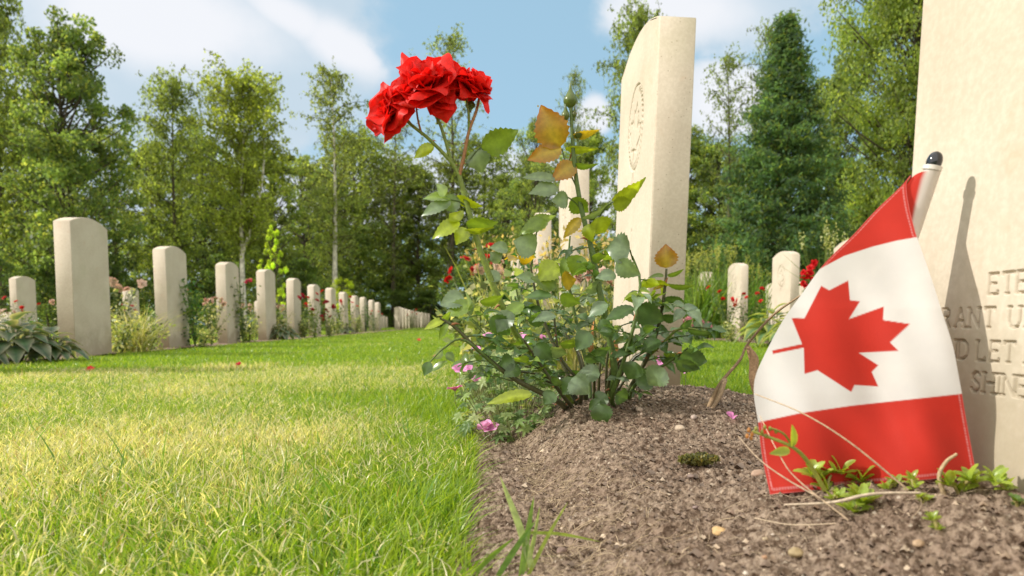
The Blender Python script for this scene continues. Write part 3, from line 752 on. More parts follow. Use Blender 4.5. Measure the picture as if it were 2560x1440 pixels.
# ------------------------------------------------------------------ shared plant pieces
def leaf(mb, base, tip, nrmv, W, colr, fold=.18, droop=.12, serr=.06, n=11, wave=.0, margin=None, tipcol=None, blunt=.9, taper=.38):
    base = np.asarray(base, float); tip = np.asarray(tip, float); a = tip-base; L = np.linalg.norm(a)+1e-9; a = a/L
    nv = np.asarray(nrmv, float); nv = nv-a*np.dot(nv, a); nv = nrm(nv) if np.linalg.norm(nv) > 1e-6 else nrm(np.cross(a, [0, 0, 1.]))
    w_ = np.cross(a, nv)
    V = []; C = []; cs = np.array([-1, -.55, 0, .55, 1]); ph = random.random()*6
    for i in range(n):
        t = i/(n-1); wp = math.sin(math.pi*t**(.76))**blunt*(1-taper*max(0, (t-.5)/.5)**1.5) if 0 < t < 1 else 0.02
        wp = W*.5*max(.03, wp)
        bend = -droop*L*(t*t)*1.0+droop*L*.35*math.sin(math.pi*t)
        for c in cs:
            e = 1+(serr if i % 2 else -serr)*(abs(c) == 1)
            q = base+a*(t*L)+w_*(c*wp*e)+nv*(bend+fold*W*abs(c)**1.3*.5*(wp/(W*.5)))+nv*(wave*W*math.sin(t*9+ph)*abs(c)*np.sign(c))
            V.append(q)
            cc = np.array(colr, float)
            if c == 0: cc = cc*1.25+.01
            if margin is not None and abs(c) > .5: cc = np.array(margin) if abs(c) == 1 else cc*.6+np.array(margin)*.4
            if tipcol is not None: k = max(0, abs(c)-.2)*.5+.5*t*t; cc = cc*(1-k)+np.array(tipcol)*k
            C.append(cc)
    F = [[i*5+j, i*5+j+1, i*5+j+6, i*5+j+5] for i in range(n-1) for j in range(4)]
    mb.add(V, F, C)
def simple_leaves(mb, P, d, L, W, cols, up=.5):
    n = len(P); d = nrm(d); nn = nrm(rng.normal(0, .6, (n, 3))+np.array([0, 0, up+.3])); s = nrm(np.cross(d, nn)); nn = np.cross(s, d)
    L = np.asarray(L).reshape(-1, 1); W = np.asarray(W).reshape(-1, 1)
    V = np.stack([P, P+d*L*.45+s*W*.5+nn*W*.12, P+d*L-nn*L*.12, P+d*L*.45-s*W*.5+nn*W*.12, P+d*L*.5], 1).reshape(-1, 3)
    b = np.arange(n)[:, None]*5
    F = np.concatenate([b+np.array([[0, 1, 2, 4]]), b+np.array([[0, 4, 2, 3]])])
    mb.add(V, F, np.repeat(cols, 5, 0))
def petal(mb, c, axis, az, op, L, W, colr, seed, nu=9, nv=8, ruffle=.12, pointy=.25, recurve=.5):
    axis = nrm(axis); ref = np.array([0, 0, 1.]) if abs(axis[2]) < .9 else np.array([1., 0, 0])
    e1 = nrm(np.cross(axis, ref)); e2 = np.cross(axis, e1)
    r = e1*math.cos(az)+e2*math.sin(az); s = np.cross(axis, r)
    V = []; C = []; p = np.array(c, float)
    prev = p.copy(); rs = np.random.default_rng(seed); f1, f2 = rs.uniform(1.6, 3.2, 2); p1, p2 = rs.uniform(0, 6, 2)
    for j in range(nv):
        v_ = j/(nv-1); ang = op*(.55+.45*v_)+recurve*max(0, v_-.6)*1.6
        d = r*math.sin(ang)+axis*math.cos(ang); nrml = axis*math.sin(ang)-r*math.cos(ang)
        if j: prev = prev+d*L/(nv-1)
        wp = W*.5*(.28+.95*math.sin(math.pi*min(.80, v_*.80)))*(1-.25*max(0, v_-.75)*2)
        for i in range(nu):
            u_ = 2*i/(nu-1)-1
            q = prev+s*u_*wp+nrml*(W*.22*u_*u_*(1-v_*.6))
            q = q-d*(abs(u_)**2*L*.22*v_**2)+d*(pointy*L*.3*max(0, 1-abs(u_)*2.5)*v_**4)
            q = q+nrml*(ruffle*L*v_**2*(math.sin(f1*u_+p1)+.7*math.sin(f2*1.7*u_+p2+v_*3)))
            V.append(q); k = .82+.28*v_; C.append(np.array(colr)*k)
    F = [[j*nu+i, j*nu+i+1, (j+1)*nu+i+1, (j+1)*nu+i] for j in range(nv-1) for i in range(nu-1)]
    mb.add(V, F, C)
def bloom_mesh(c, axis, R_, seed, colr=(.74, .020, .014), full=1.0):
    mb = MB(); rs = np.random.default_rng(seed)
    for (n, op, L, W, z) in ((6, 1.75, 1.0, 1.10, 0), (6, 1.38, .98, 1.05, .04), (5, 1.05, .92, .98, .09), (5, .76, .84, .85, .13), (5, .48, .72, .62, .16), (4, .22, .6, .42, .16)):
        o = rs.uniform(0, 6)
        for k in range(n):
            k_ = rs.uniform(.8, 1.12)
            petal(mb, np.asarray(c)+nrm(axis)*z*R_, axis, o+k*6.283/n+rs.normal(0, .16), op*rs.uniform(.85, 1.12), L*R_*rs.uniform(.78, 1.25), W*R_*rs.uniform(.8, 1.15),
                  np.array(colr)*k_, int(rs.integers(1e6)), ruffle=.115 if L > .7 else .06, pointy=rs.uniform(0, .55), recurve=.55)
    return mb
def small_bloom(mb, c, R_, seed, colr):
    rs = np.random.default_rng(seed)
    ax = nrm(rs.normal(0, .5, 3)+np.array([-.2, -.5, .7]))
    for (n, op, L) in ((6, 1.5, 1.), (5, .95, .85), (4, .45, .65)):
        for k in range(n):
            petal(mb, c, ax, k*6.283/n+rs.uniform(0, 1), op*rs.uniform(.9, 1.1), L*R_, R_*.8, np.array(colr)*rs.uniform(.7, 1.2), int(rs.integers(1e6)), 4, 4)

# ------------------------------------------------------------------ bed plants (prototypes about 0.6 m high unless said)
def rose_proto(seed, H=.62, spread=.26, nst=9, nb=6, bcol=(.62, .015, .018), lc=(.055, .10, .03), alt=(.20, .24, .07), leafn=260, cream=0.):
    global rng; rng = np.random.default_rng(seed)
    st, fo, bl = MB(), MB(), MB(); tips = []
    for i in range(nst):
        a = rng.uniform(0, 6.28); t = np.array([math.cos(a)*spread*rng.uniform(.2, 1), math.sin(a)*spread*rng.uniform(.2, 1), H*rng.uniform(.6, 1)])
        sp_ = spline([(0, 0, 0), t*np.array([.35, .35, .5]), t], 8); tube(st, sp_, [.004, .002], 4, (.08, .13, .03), False); tips.append(t)
        m = leafn//nst; q = rng.uniform(.12, 1, m); idx = q*7; lo = idx.astype(int).clip(0, 6); f = (idx-lo)[:, None]
        P = sp_[lo]*(1-f)+sp_[lo+1]*f+rng.normal(0, .035, (m, 3))
        simple_leaves(fo, P, rng.normal(0, 1, (m, 3))*np.array([1, 1, .5]), rng.uniform(.025, .045, m), rng.uniform(.018, .03, m), tcol(m, lc, .3, alt, .3+cream))
    tips.sort(key=lambda t: -t[2])
    bls = []
    for i in range(nb):
        bl = MB(); small_bloom(bl, tips[i % nst]+rng.normal(0, .02, 3), rng.uniform(.030, .044), seed*10+i, bcol); bls.append(('bloom', bl.data('rose_bloom', M_petal)))
    r = [('stem', st.data('rose_stems', M_stem)), ('foliage', fo.data('rose_foliage', M_bed))]+bls
    return r
def tuft_proto(seed, H=.35, n=170, w_=.008, c=(.32, .36, .12), spread=.13, lean=.6, alt=(.55, .52, .32), flowers=None):
    global rng; rng = np.random.default_rng(seed); mb = MB()
    P = np.c_[rng.normal(0, spread*.35, (n, 2)), np.zeros(n)]; h = H*rng.uniform(.55, 1.1, n)
    ln = np.c_[rng.normal(0, lean, (n, 2)), np.zeros(n)]
    blades(mb, P, h, w_*rng.uniform(.6, 1.3, n), ln, tcol(n, c, .2, alt, .35), 5)
    r = [('leaf_blades', mb.data('tuft', M_bed))]
    if flowers:
        fb = MB()
        for k in range(flowers[0]):
            a = rng.uniform(0, 6.28); rr = rng.uniform(0, spread)
            top = np.array([math.cos(a)*rr*1.4, math.sin(a)*rr*1.4, H*rng.uniform(.92, 1.12)])
            tube(fb, spline([(top[0]*.3, top[1]*.3, 0), top*.6, top], 6), .0022, 3, (.20, .26, .06), False)
            m = 14; simple_leaves(fb, top+np.c_[rng.normal(0, .010, (m, 2)), rng.uniform(-.09, .03, m)], rng.normal(0, 1, (m, 3))+np.array([0, 0, 1]), np.full(m, .022), np.full(m, .012), tcol(m, flowers[1], .15))
        r.append(('flower_spike', fb.data('spikes', M_bed)))
    return r
def hosta_proto(seed, H=.22, spread=.24, n=34, c=(.035, .085, .035), margin=(.55, .55, .36), L=(.13, .2)):
    global rng; rng = np.random.default_rng(seed); random.seed(seed); mb = MB()
    for i in range(n):
        a = i*2.4; k = (i/n)**.6; b = np.array([math.cos(a), math.sin(a), 0])*spread*.45*k+np.array([0, 0, H*(.95-.55*k)])
        LL = rng.uniform(*L); tip = b+np.array([math.cos(a), math.sin(a), 0])*LL*(.5+.5*k)+np.array([0, 0, LL*(.35-.75*k)])
        leaf(mb, b, tip, (math.cos(a)*-.2, math.sin(a)*-.2, 1), LL*.55, np.array(c)*rng.uniform(.7, 1.4), .22, .22, 0, 9, .03, margin)
        tube(mb, spline([(b[0]*.2, b[1]*.2, 0), b*.7, b], 5), .003, 3, (.10, .15, .05), False)
    return [('foliage', mb.data('hosta', M_bed))]
PR = {
 'rose': rose_proto(61), 'rose2': rose_proto(62, .6, .22, 8, 4, (.60, .05, .06)), 'rosec': rose_proto(63, .55, .25, 10, 7, (.66, .50, .40), (.10, .14, .05), (.46, .46, .28), 320, .2),
 'dark': rose_proto(64, .5, .16, 7, 9, (.33, .010, .03), (.10, .15, .045)), 'pink': rose_proto(65, .62, .16, 6, 1, (.62, .05, .10), (.07, .12, .03), (.22, .28, .08), 200),
 'leafy': rose_proto(66, .62, .16, 8, 0, lc=(.05, .13, .03), alt=(.16, .26, .06), leafn=330),
 'pale': rose_proto(67, .3, .2, 10, 0, lc=(.22, .28, .10), alt=(.50, .50, .28), leafn=330),
 'tuft': tuft_proto(71), 'hosta': hosta_proto(72, margin=(.30, .30, .22)), 'hostav': hosta_proto(73, .32, .34, 30, (.05, .12, .06), (.42, .45, .10), (.17, .26)),
 'lily': tuft_proto(74, .85, 150, .020, (.10, .20, .025), .26, .32, (.20, .30, .04), (26, (.34, .36, .10))),
 'spike': tuft_proto(75, .8, 26, .014, (.10, .16, .04), .14, .3, (.14, .2, .05), (14, (.40, .42, .22))),
 'reed': tuft_proto(76, .42, 90, .006, (.30, .34, .10), .16, .35, (.50, .46, .26), (8, (.50, .40, .2))),
 'pinkf': rose_proto(77, .28, .2, 12, 14, (.62, .30, .36), (.07, .12, .05), (.16, .22, .10), 300),
}
CATN = dict(rose='rose_bush', rose2='rose_bush', rosec='rose_bush', dark='rose_bush', pink='rose_bush', leafy='leafy_plant', pale='pale_plant', tuft='grass_tuft', hosta='hosta_plant', hostav='hosta_plant', lily='lily_clump', spike='flowering_plant', reed='grass_tuft', pinkf='flowering_plant')
def plant(kind, px, Z, s, label, rot=0, cat='plant', z=0., w=1.):
    return thing(CATN[kind], PR[kind], (xat(px, Z), Z, z), label, cat, 'plants in the flower beds', rot, (s*w, s*w, s))
LP_ = [
 ('hosta', 35, 3.5, 1.0, 'dark broad leaved clump at the left edge in front of the back row stone'), ('hosta', 125, 3.62, .72, 'small dark broad leaved clump beside the foot of the largest left stone'),
 ('leafy', 95, 4.0, .42, 'bright green low plant left of the largest left stone'), ('hosta', -120, 3.3, 1.0, 'dark broad leaved clump just outside the left edge'),
 ('rosec', 175, 7.4, .85, 'cream flowered bush between the back row stone and largest left stone'), ('rose', 240, 8.6, .95, 'red flowered bush peeping out left of the largest left stone'),
 ('tuft', 338, 4.72, 1.0, 'pale yellow tuft right of the largest left stone'), ('pale', 300, 4.55, .8, 'pale low plant at the foot of the largest left stone'), ('pale', 372, 5.0, .9, 'pale low plant left of the second left stone'),
 ('rosec', 292, 4.95, .95, 'orange tipped rose bush right of the largest left stone'), ('rose', 430, 8.3, .9, 'red flowered bush left behind the second largest stone'), ('rose2', 330, 8.3, .75, 'small red flowered bush left of the second largest stone'),
 ('leafy', 487, 5.75, .98, 'tall green leafy plant right of the second largest stone'), ('rosec', 527, 6.2, .8, 'pinkish cream bush left of the third left stone'), ('pale', 505, 5.9, .6, 'yellow green low plant left of the third left stone'),
 ('pink', 607, 7.0, 1.12, 'tall plant with one pinkish red bloom right of the third stone'), ('pale', 620, 7.2, .9, 'yellow green plant left of the fourth left stone'), ('rosec', 600, 9.4, .9, 'cream bush behind the tall pink rose'),
 ('rosec', 697, 8.4, .8, 'cream and green bush right of the fourth left stone'), ('hosta', 706, 8.2, .9, 'dark spiky low clump left of the fifth left stone'), ('rose', 755, 9.8, .95, 'red and orange flowered bush right of the fifth left stone'),
 ('dark', 785, 9.2, 1.1, 'dark red flowered plant in front of the sixth left stone'), ('dark', 822, 9.4, .85, 'small dark red flowered plant right of the sixth stone'), ('pale', 760, 9.6, 1.0, 'pale plant at the foot of the sixth left stone'),
 ('pale', 838, 11.9, 1.0, 'pale plant right of the seventh left stone'), ('rose', 845, 12.6, 1.2, 'tall red bloom bush left of the eighth stone'), ('hosta', 866, 13.4, .8, 'dark low clump right of the eighth left stone'),
 ('rose2', 868, 14.4, 1.15, 'red flowered bush left of the ninth stone'), ('pale', 893, 14.8, 1.2, 'pale plant right of the ninth left stone'), ('leafy', 915, 16.3, 1.1, 'green plant between the tenth and eleventh left stones'),
 ('rose2', 935, 17.4, .9, 'red flowered bush left of the last tall left stone'), ('rosec', 20, 8.0, .7, 'red flecked cream bush left of the back row stone'), ('rose', 55, 8.6, .8, 'red flowered bush at the foot of the back row stone'),
 ('rosec', 640, 9.6, .8, 'cream bush left behind the fourth left stone'), ('rose2', 720, 12.5, .9, 'red flecked bush between the fourth and fifth left stones'), ('leafy', 385, 9.0, .8, 'green bush in the gap left of the second largest stone'),
 ('rose', 1030, 25.2, 1.1, 'pale pink flecked bush before the distant overlapping row'),
]
for i, (k, px, Z, s, lb) in enumerate(LP_): plant(k, px, Z, s, lb, i*1.9)
RP_ = [
 ('lily', 1745, 7.6, 1.05, 'tall sword leaved clump right beside the tall headstone'), ('lily', 1795, 7.8, 1.12, 'tall sword leaved clump left of the small right stone'), ('lily', 1885, 8.0, .92, 'tall sword leaved clump right behind the small right stone'), ('lily', 1700, 8.2, 1.0, 'tall sword leaved clump hidden behind the tall headstone'),
 ('rose', 1818, 6.6, .82, 'red rose bush left of the small right stone'), ('rose', 1868, 6.5, .78, 'red rose bush in front of the small right stone'), ('pinkf', 1745, 6.6, .8, 'small pink flowered plant at the foot of the tall lily leaves'),
 ('pale', 1830, 6.2, .7, 'low pale plant at the foot of the small right stone'), ('hostav', 1935, 5.1, .92, 'hosta with yellow edged leaves left of the flag'), ('hostav', 1990, 4.7, .75, 'lower hosta with pale edges beside the flag'),
 ('spike', 2062, 5.3, 1.08, 'tall yellow flower spikes left of the flag'), ('leafy', 1890, 6.0, .5, 'low green plant between the small right stone and the hosta'), ('spike', 2110, 5.5, .98, 'tall flower spikes partly hidden by the flag'),
 ('reed', 1235, 3.3, 1.25, 'yellowish grassy clump behind the left of the rose bush'), ('reed', 1420, 2.3, .95, 'yellowish reeds behind the middle of the rose bush'), ('reed', 1500, 2.6, 1.1, 'yellowish reeds between the second stone and the tall headstone'),
 ('rose', 1180, 4.4, .98, 'distant red flowered bush left behind the rose bush'), ('rose2', 1225, 3.9, .92, 'red flecked bush behind the left rose stem'), ('rosec', 1265, 3.2, .85, 'pale bush between the rose stems'), ('pale', 1330, 1.9, 1.0, 'pale low plant behind the rose bush'),
 ('rosec', 1500, 2.1, .62, 'cream bush left of the tall headstone'), ('pale', 1200, 2.5, 1.0, 'pale low plant left behind the rose bush'), ('leafy', 1290, 2.2, .7, 'green leafy plant behind the rose bush'), ('pale', 1300, 1.6, .8, 'yellow green low plant showing through the rose bush'),
]
for i, (k, px, Z, s, lb) in enumerate(RP_): plant(k, px, Z, s, lb, i*2.3, z=.02 if px < 1600 else 0)
# the dense red head of roses left of the flag
rb = MB(); rs0 = np.random.default_rng(9)
c0 = atY(2024, 692, 4.5)
for k in range(13):
    small_bloom(rb, np.array(c0)+rs0.normal(0, 1, 3)*np.array([.032, .03, .036]), .028, 900+k, (.58, .008, .012))
e = thing('rose_bush', [('foliage', PR['leafy'][1][1])], (c0.x, 4.5, 0), 'rose bush with a big round red flower head just left of the flag', 'plant', 'plants in the flower beds', 0, .85)
bo = link('bloom', rb.data('rose_head', M_petal), e); bo.matrix_parent_inverse = (Matrix.Translation((c0.x, 4.5, 0)) @ Matrix.Scale(.85, 4)).inverted()

# ------------------------------------------------------------------ hero rose bush
random.seed(5); rng = np.random.default_rng(91)
BASE = np.array([atY(1490, 1050, 1.03).x, 1.05, soil_h(.19, 1.05)-.01])
ZR = 1.0
def rp(px, py, Z=ZR): return np.array(atY(px, py, Z))
hero = link('rose_bush', None); hero.location = BASE; tag(hero, 'foreground rose bush on the soil mound with a red rose cluster on a tall stem', 'rose bush')
INV = Matrix.Translation(Vector(BASE)).inverted()
def hero_part(name, mb, m, label=None, parent=None):
    o = link(name, mb.data(name, m), hero if parent is None else parent)
    if parent is None: o.matrix_parent_inverse = INV
    else: o.matrix_parent_inverse = INV; o.matrix_basis = Matrix.Identity(4)
    if label: o['label'] = label
    return o
GS = (.15, .20, .03); DS = (.075, .075, .03); RS = (.30, .14, .05); GD = (.09, .14, .03)
def cane(pts, r, c, n=14, name='stem'):
    mb = MB(); P = [p if isinstance(p, np.ndarray) else rp(*p) for p in pts]; S_ = spline(P, n); tube(mb, S_, r, 7, c)
    # thorns
    for k in range(2, n-2, 3):
        t = S_[k]; d = nrm(rng.normal(0, 1, 3)*np.array([1, .4, .2])); rr = r[0] if isinstance(r, list) else r
        tube(mb, [t, t+d*rr*1.3, t+d*rr*2.6-np.array([0, 0, rr*.6])], [rr*.55, rr*.05], 4, (.32, .13, .05))
    hero_part(name, mb, M_stem); return S_
b0 = BASE+np.array([0, 0, 0])
S1 = cane([b0+np.array([-.03, 0, 0]), (1400, 960, 1.03), (1300, 850, 1.01), (1245, 740), (1195, 610), (1165, 500), (1148, 440)], [.0052, .0036], GS, 18)
cane([(1148, 440), (1128, 405), (1075, 350), (1035, 318), (1008, 295), (985, 288)], [.0030, .0018], GS)
cane([(1128, 402), (1110, 340), (1095, 300), (1070, 262)], [.0026, .0018], GS)
cane([(1095, 310), (1092, 270), (1095, 240)], [.0022, .0016], GS)
cane([(1148, 440), (1160, 390), (1172, 330), (1190, 280), (1198, 245)], [.0028, .0018], RS)
cane([(1172, 335), (1172, 290), (1166, 245)], [.0022, .0016], GS)
cane([(1055, 338), (1045, 300), (1040, 262)], [.0016, .0012], RS); cane([(1035, 318), (1020, 300), (1005, 280)], [.0015, .0011], RS)
S2 = cane([b0+np.array([.02, .02, 0]), (1535, 960, .99), (1530, 880, .98), (1505, 760, .98), (1478, 620, .98), (1455, 530, .98), (1438, 430, .98), (1430, 330, .98), (1428, 268, .98)], [.0058, .0022], GD, 22)
S3 = cane([b0+np.array([.04, 0, 0]), (1570, 980, 1.02), (1620, 890, 1.0), (1650, 800, .98), (1662, 720, .97), (1666, 672, .97)], [.0045, .0016], DS)
S4 = cane([(1620, 890, 1.0), (1655, 860, .99), (1700, 822, .98), (1765, 828, .97)], [.003, .0012], GS)
S5 = cane([b0+np.array([-.04, -.01, 0]), (1390, 1000, .98), (1290, 950, .96), (1200, 880, .95), (1140, 820, .95), (1100, 795, .95)], [.0048, .0016], DS)
S6 = cane([(1250, 925, .955), (1160, 850, .93), (1110, 870, .92), (1075, 905, .91)], [.0022, .0010], GD)
S7 = cane([b0+np.array([-.02, .03, 0]), (1420, 940, 1.08), (1370, 830, 1.1), (1340, 740, 1.1), (1320, 620, 1.1)], [.0045, .0014], DS)
S8 = cane([b0+np.array([.0, .03, 0]), (1470, 930, 1.1), (1440, 800, 1.12), (1420, 690, 1.12), (1425, 590, 1.12)], [.0042, .0014], GD)
S9 = cane([b0+np.array([-.03, -.02, 0]), (1400, 980, .98), (1350, 910, .97), (1310, 850, .96)], [.0035, .0014], DS)
S10 = cane([b0+np.array([.05, .0, 0]), (1590, 960, 1.0), (1680, 900, .97), (1720, 870, .95)], [.0035, .0014], GD)
S11 = cane([b0+np.array([.03, -.02, .0]), (1530, 990, .97), (1560, 900, .95), (1590, 790, .94), (1600, 700, .95), (1580, 640, .95)], [.0038, .0014], GD)
S12 = cane([b0+np.array([-.02, .01, .0]), (1450, 960, 1.0), (1400, 890, 1.0), (1385, 790, 1.0)], [.0035, .0014], DS)

DG = (.075, .140, .045); MG = (.135, .21, .032); YG = (.27, .34, .022); OR = (.33, .235, .020); GL = (.165, .235, .150); RD = (.40, .10, .03)  # GL carries the pale sky sheen of upper leaves in its colour
CAMP = np.array(CAM)
fol = MB()
def Lf(px0, py0, px1, py1, W, c, Z=ZR, roll=0., dz=0., fold=.22, droop=.10, tipc=None, serr=.085, n=17):
    """leaflet from stalk end to tip; roll turns it about its own midrib away from facing the camera"""
    b = rp(px0, py0, Z); t = rp(px1, py1, Z+dz); a = nrm(t-b)
    v_ = nrm(CAMP-(b+t)/2); v_ = nrm(v_-a*np.dot(v_, a)); s = np.cross(a, v_); r = math.radians(roll)
    nn = v_*math.cos(r)+s*math.sin(r)
    leaf(fol, b, t, nn, W/F_PX*Z, np.array(c)*random.uniform(.85, 1.15), fold, droop, serr, n, .03, None, tipc, .75)
def stalk(pts, r=.0012, c=GS):
    tube(fol, spline([rp(*p) for p in pts], 8), r, 5, c, False)
# leaves seen one by one in the photograph
big = [
 (1203, 368, 1300, 330, 66, MG, 1.0, 20), (1190, 375, 1205, 432, 58, GL, 1.0, 0), (1085, 366, 1032, 392, 34, YG, 1.0, 30),
 (1345, 268, 1345, 262, 4, OR, .98, 0),
 (1398, 370, 1352, 262, 84, OR, .98, 0, 'o'), (1405, 372, 1318, 398, 52, OR, .98, 20, 'o'), (1412, 370, 1495, 376, 26, YG, .98, 45), (1430, 340, 1500, 328, 26, OR, .98, 40),
 (1440, 412, 1378, 448, 50, OR, .98, 20, 'o'), (1435, 410, 1495, 418, 24, MG, .98, 50), (1390, 450, 1305, 438, 34, GL, .98, 45), (1395, 470, 1322, 482, 46, GL, .98, 35),
 (1420, 500, 1382, 500, 44, GL, .98, 10), (1430, 495, 1470, 535, 54, MG, .98, 30), (1452, 545, 1408, 595, 30, OR, .98, 10), (1528, 500, 1625, 452, 46, YG, .96, 40), (1532, 510, 1580, 505, 40, YG, .96, 20),
 (1455, 545, 1530, 515, 24, GL, .96, 55), (1490, 545, 1512, 585, 62, YG, .96, 0), (1470, 560, 1478, 605, 36, YG, .96, 20),
 (1575, 625, 1515, 620, 78, GL, .94, 15), (1540, 655, 1600, 690, 52, GL, .94, 20), (1540, 690, 1490, 690, 40, GL, .94, 40),
 (1665, 670, 1665, 610, 58, OR, .97, 5, 'o'), (1660, 690, 1620, 690, 16, MG, .97, 45), (1668, 688, 1715, 676, 18, MG, .97, 45), (1660, 715, 1630, 722, 16, OR, .97, 45), (1668, 710, 1742, 722, 22, MG, .97, 50), (1655, 750, 1608, 775, 34, MG, .97, 40), (1662, 745, 1715, 760, 34, DG, .97, 30), (1655, 790, 1700, 800, 30, DG, .97, 40),
 (1125, 500, 1052, 488, 36, MG, 1.0, 50), (1128, 505, 1050, 535, 36, GL, 1.0, 30), (1140, 490, 1205, 520, 38, YG, 1.0, 50), (1150, 500, 1105, 520, 46, GL, 1.0, 10), (1112, 490, 1092, 458, 34, GL, .99, 40),
 (1150, 555, 1078, 592, 40, YG, .99, 25), (1150, 553, 1125, 530, 50, YG, .99, 40), (1165, 560, 1245, 560, 44, MG, .99, 30), (1165, 570, 1140, 610, 40, YG, .99, 10), (1160, 575, 1235, 575, 22, YG, .99, 50),
 (1370, 555, 1295, 580, 44, MG, .99, 35), (1330, 545, 1390, 545, 36, GL, 1.02, 40), (1340, 625, 1285, 600, 66, GL, 1.0, 10), (1300, 640, 1340, 650, 40, OR, 1.04, 40), (1395, 660, 1345, 700, 62, YG, 1.0, 20), (1430, 640, 1400, 690, 36, MG, .98, 20),
 (1455, 640, 1430, 690, 58, MG, .97, 0), (1480, 640, 1515, 645, 34, MG, .97, 40), (1405, 700, 1440, 700, 50, OR, .98, 20), (1270, 625, 1225, 615, 38, GL, 1.06, 40), (1250, 655, 1225, 630, 34, GL, 1.06, 20),
 (1160, 745, 1100, 760, 58, GL, .98, 35), (1185, 760, 1105, 790, 50, MG, .97, 40), (1200, 755, 1260, 745, 36, MG, .97, 45), (1175, 790, 1170, 730, 30, GL, .97, 60),
 (1110, 800, 1060, 822, 26, YG, .95, 35), (1105, 800, 1128, 780, 20, MG, .95, 40), (1120, 810, 1095, 850, 20, MG, .94, 20), (1075, 905, 1060, 940, 28, DG, .91, 10), (1085, 895, 1110, 870, 24, GL, .92, 20), (1120, 905, 1070, 930, 26, MG, .91, 55), (1118, 880, 1135, 905, 22, GL, .92, 10),
 (1280, 780, 1240, 830, 54, GL, .97, 25), (1230, 790, 1275, 840, 54, DG, .97, 10), (1320, 800, 1375, 790, 46, DG, .97, 40), (1310, 760, 1250, 800, 40, MG, .98, 30), (1390, 790, 1330, 800, 40, GL, .96, 50),
 (1285, 900, 1250, 915, 48, DG, .95, 0), (1300, 920, 1258, 940, 38, DG, .95, 20), (1330, 985, 1215, 1005, 38, YG, .93, 35), (1370, 870, 1420, 890, 40, GL, .96, 40), (1400, 860, 1470, 850, 36, MG, .96, 50),
 (1460, 900, 1530, 870, 38, DG, .95, 30), (1475, 830, 1440, 875, 50, DG, .95, 10), (1500, 830, 1560, 820, 40, GL, .96, 45), (1440, 950, 1405, 985, 50, DG, .94, 10), (1430, 945, 1470, 985, 62, GL, .93, 0), (1500, 935, 1440, 935, 54, GL, .95, 30),
 (1385, 980, 1360, 1010, 40, DG, .93, 10), (1500, 1010, 1510, 1066, 56, DG, .92, 0), (1540, 985, 1570, 1000, 44, DG, .93, 10), (1500, 1000, 1470, 1025, 28, DG, .93, 20), (1515, 985, 1490, 1010, 44, DG, .94, 20),
 (1590, 960, 1640, 935, 60, DG, .95, 0), (1590, 905, 1570, 950, 58, DG, .94, 5), (1660, 920, 1620, 965, 66, GL, .93, 0), (1700, 890, 1770, 905, 60, DG, .93, 15), (1690, 905, 1750, 925, 40, DG, .93, 30),
 (1590, 770, 1660, 805, 66, DG, .95, 15), (1585, 770, 1510, 800, 42, DG, .95, 40), (1560, 745, 1620, 740, 30, MG, .96, 50), (1720, 825, 1790, 838, 26, DG, .96, 50), (1700, 818, 1735, 800, 24, DG, .96, 40), (1650, 850, 1600, 880, 40, DG, .96, 30),
 (1560, 860, 1610, 870, 46, DG, .95, 30), (1340, 860, 1380, 900, 46, DG, .96, 10), (1230, 850, 1190, 860, 26, MG, .96, 40), (1520, 760, 1470, 790, 46, GL, .97, 40), (1500, 800, 1540, 850, 40, DG, .95, 20),
 (1380, 740, 1310, 740, 36, DG, .99, 45), (1390, 720, 1330, 690, 50, MG, 1.0, 30), (1400, 740, 1450, 760, 40, MG, 1.0, 30), (1340, 700, 1290, 690, 36, GL, 1.02, 40), (1250, 700, 1210, 680, 36, GL, 1.0, 30), (1465, 730, 1510, 700, 36, GL, .98, 40),
]
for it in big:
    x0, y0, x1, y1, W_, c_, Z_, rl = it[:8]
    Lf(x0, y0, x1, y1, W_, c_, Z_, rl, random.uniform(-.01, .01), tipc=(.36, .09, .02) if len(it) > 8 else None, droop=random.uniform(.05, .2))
for s_ in ([(1190, 378), (1175, 400), (1160, 425)], [(1203, 368), (1185, 385), (1165, 410)], [(1405, 372, .98), (1415, 410, .98), (1442, 470, .98)], [(1532, 505, .96), (1505, 530, .96), (1478, 610, .97)], [(1128, 500), (1150, 505), (1170, 520)],
           [(1150, 556), (1175, 560), (1185, 575)], [(1575, 625, .94), (1578, 636, .945), (1582, 650, .95)], [(1395, 480, .98), (1430, 500, .98), (1450, 520, .98)], [(1345, 560), (1335, 620, 1.04), (1330, 660, 1.08)]):
    stalk(s_, .0011, GD)
def compound(p, d, L, c, up=(0, -.3, 1), n5=True):
    d = nrm(d); p = np.asarray(p); end = p+d*L
    tube(fol, spline([p, p+d*L*.5+np.array([0, 0, L*.06]), end], 5), .0009, 4, GD, False)
    s = nrm(np.cross(d, up)); w_ = L*.42
    nn = nrm(np.array(up)+rng.normal(0, .35, 3))
    leaf(fol, end, end+d*L*.62+np.array([0, 0, -L*.1]), nn, w_, np.array(c)*random.uniform(.8, 1.3), random.uniform(.15, .5), random.uniform(.05, .35), .08, 13, random.uniform(.02, .06), blunt=.8)
    for q, k in ((.85, .58), (.4, .48)) if n5 else ((.8, .55),):
        for sg in (-1, 1):
            b = p+d*L*q; dd = nrm(d*.45+s*sg+rng.normal(0, .15, 3))
            leaf(fol, b, b+dd*L*k, nrm(nn+rng.normal(0, .25, 3)), w_*k*1.5, np.array(c)*random.uniform(.75, 1.3), random.uniform(.15, .5), random.uniform(.05, .35), .08, 11, random.uniform(.02, .06), blunt=.8)
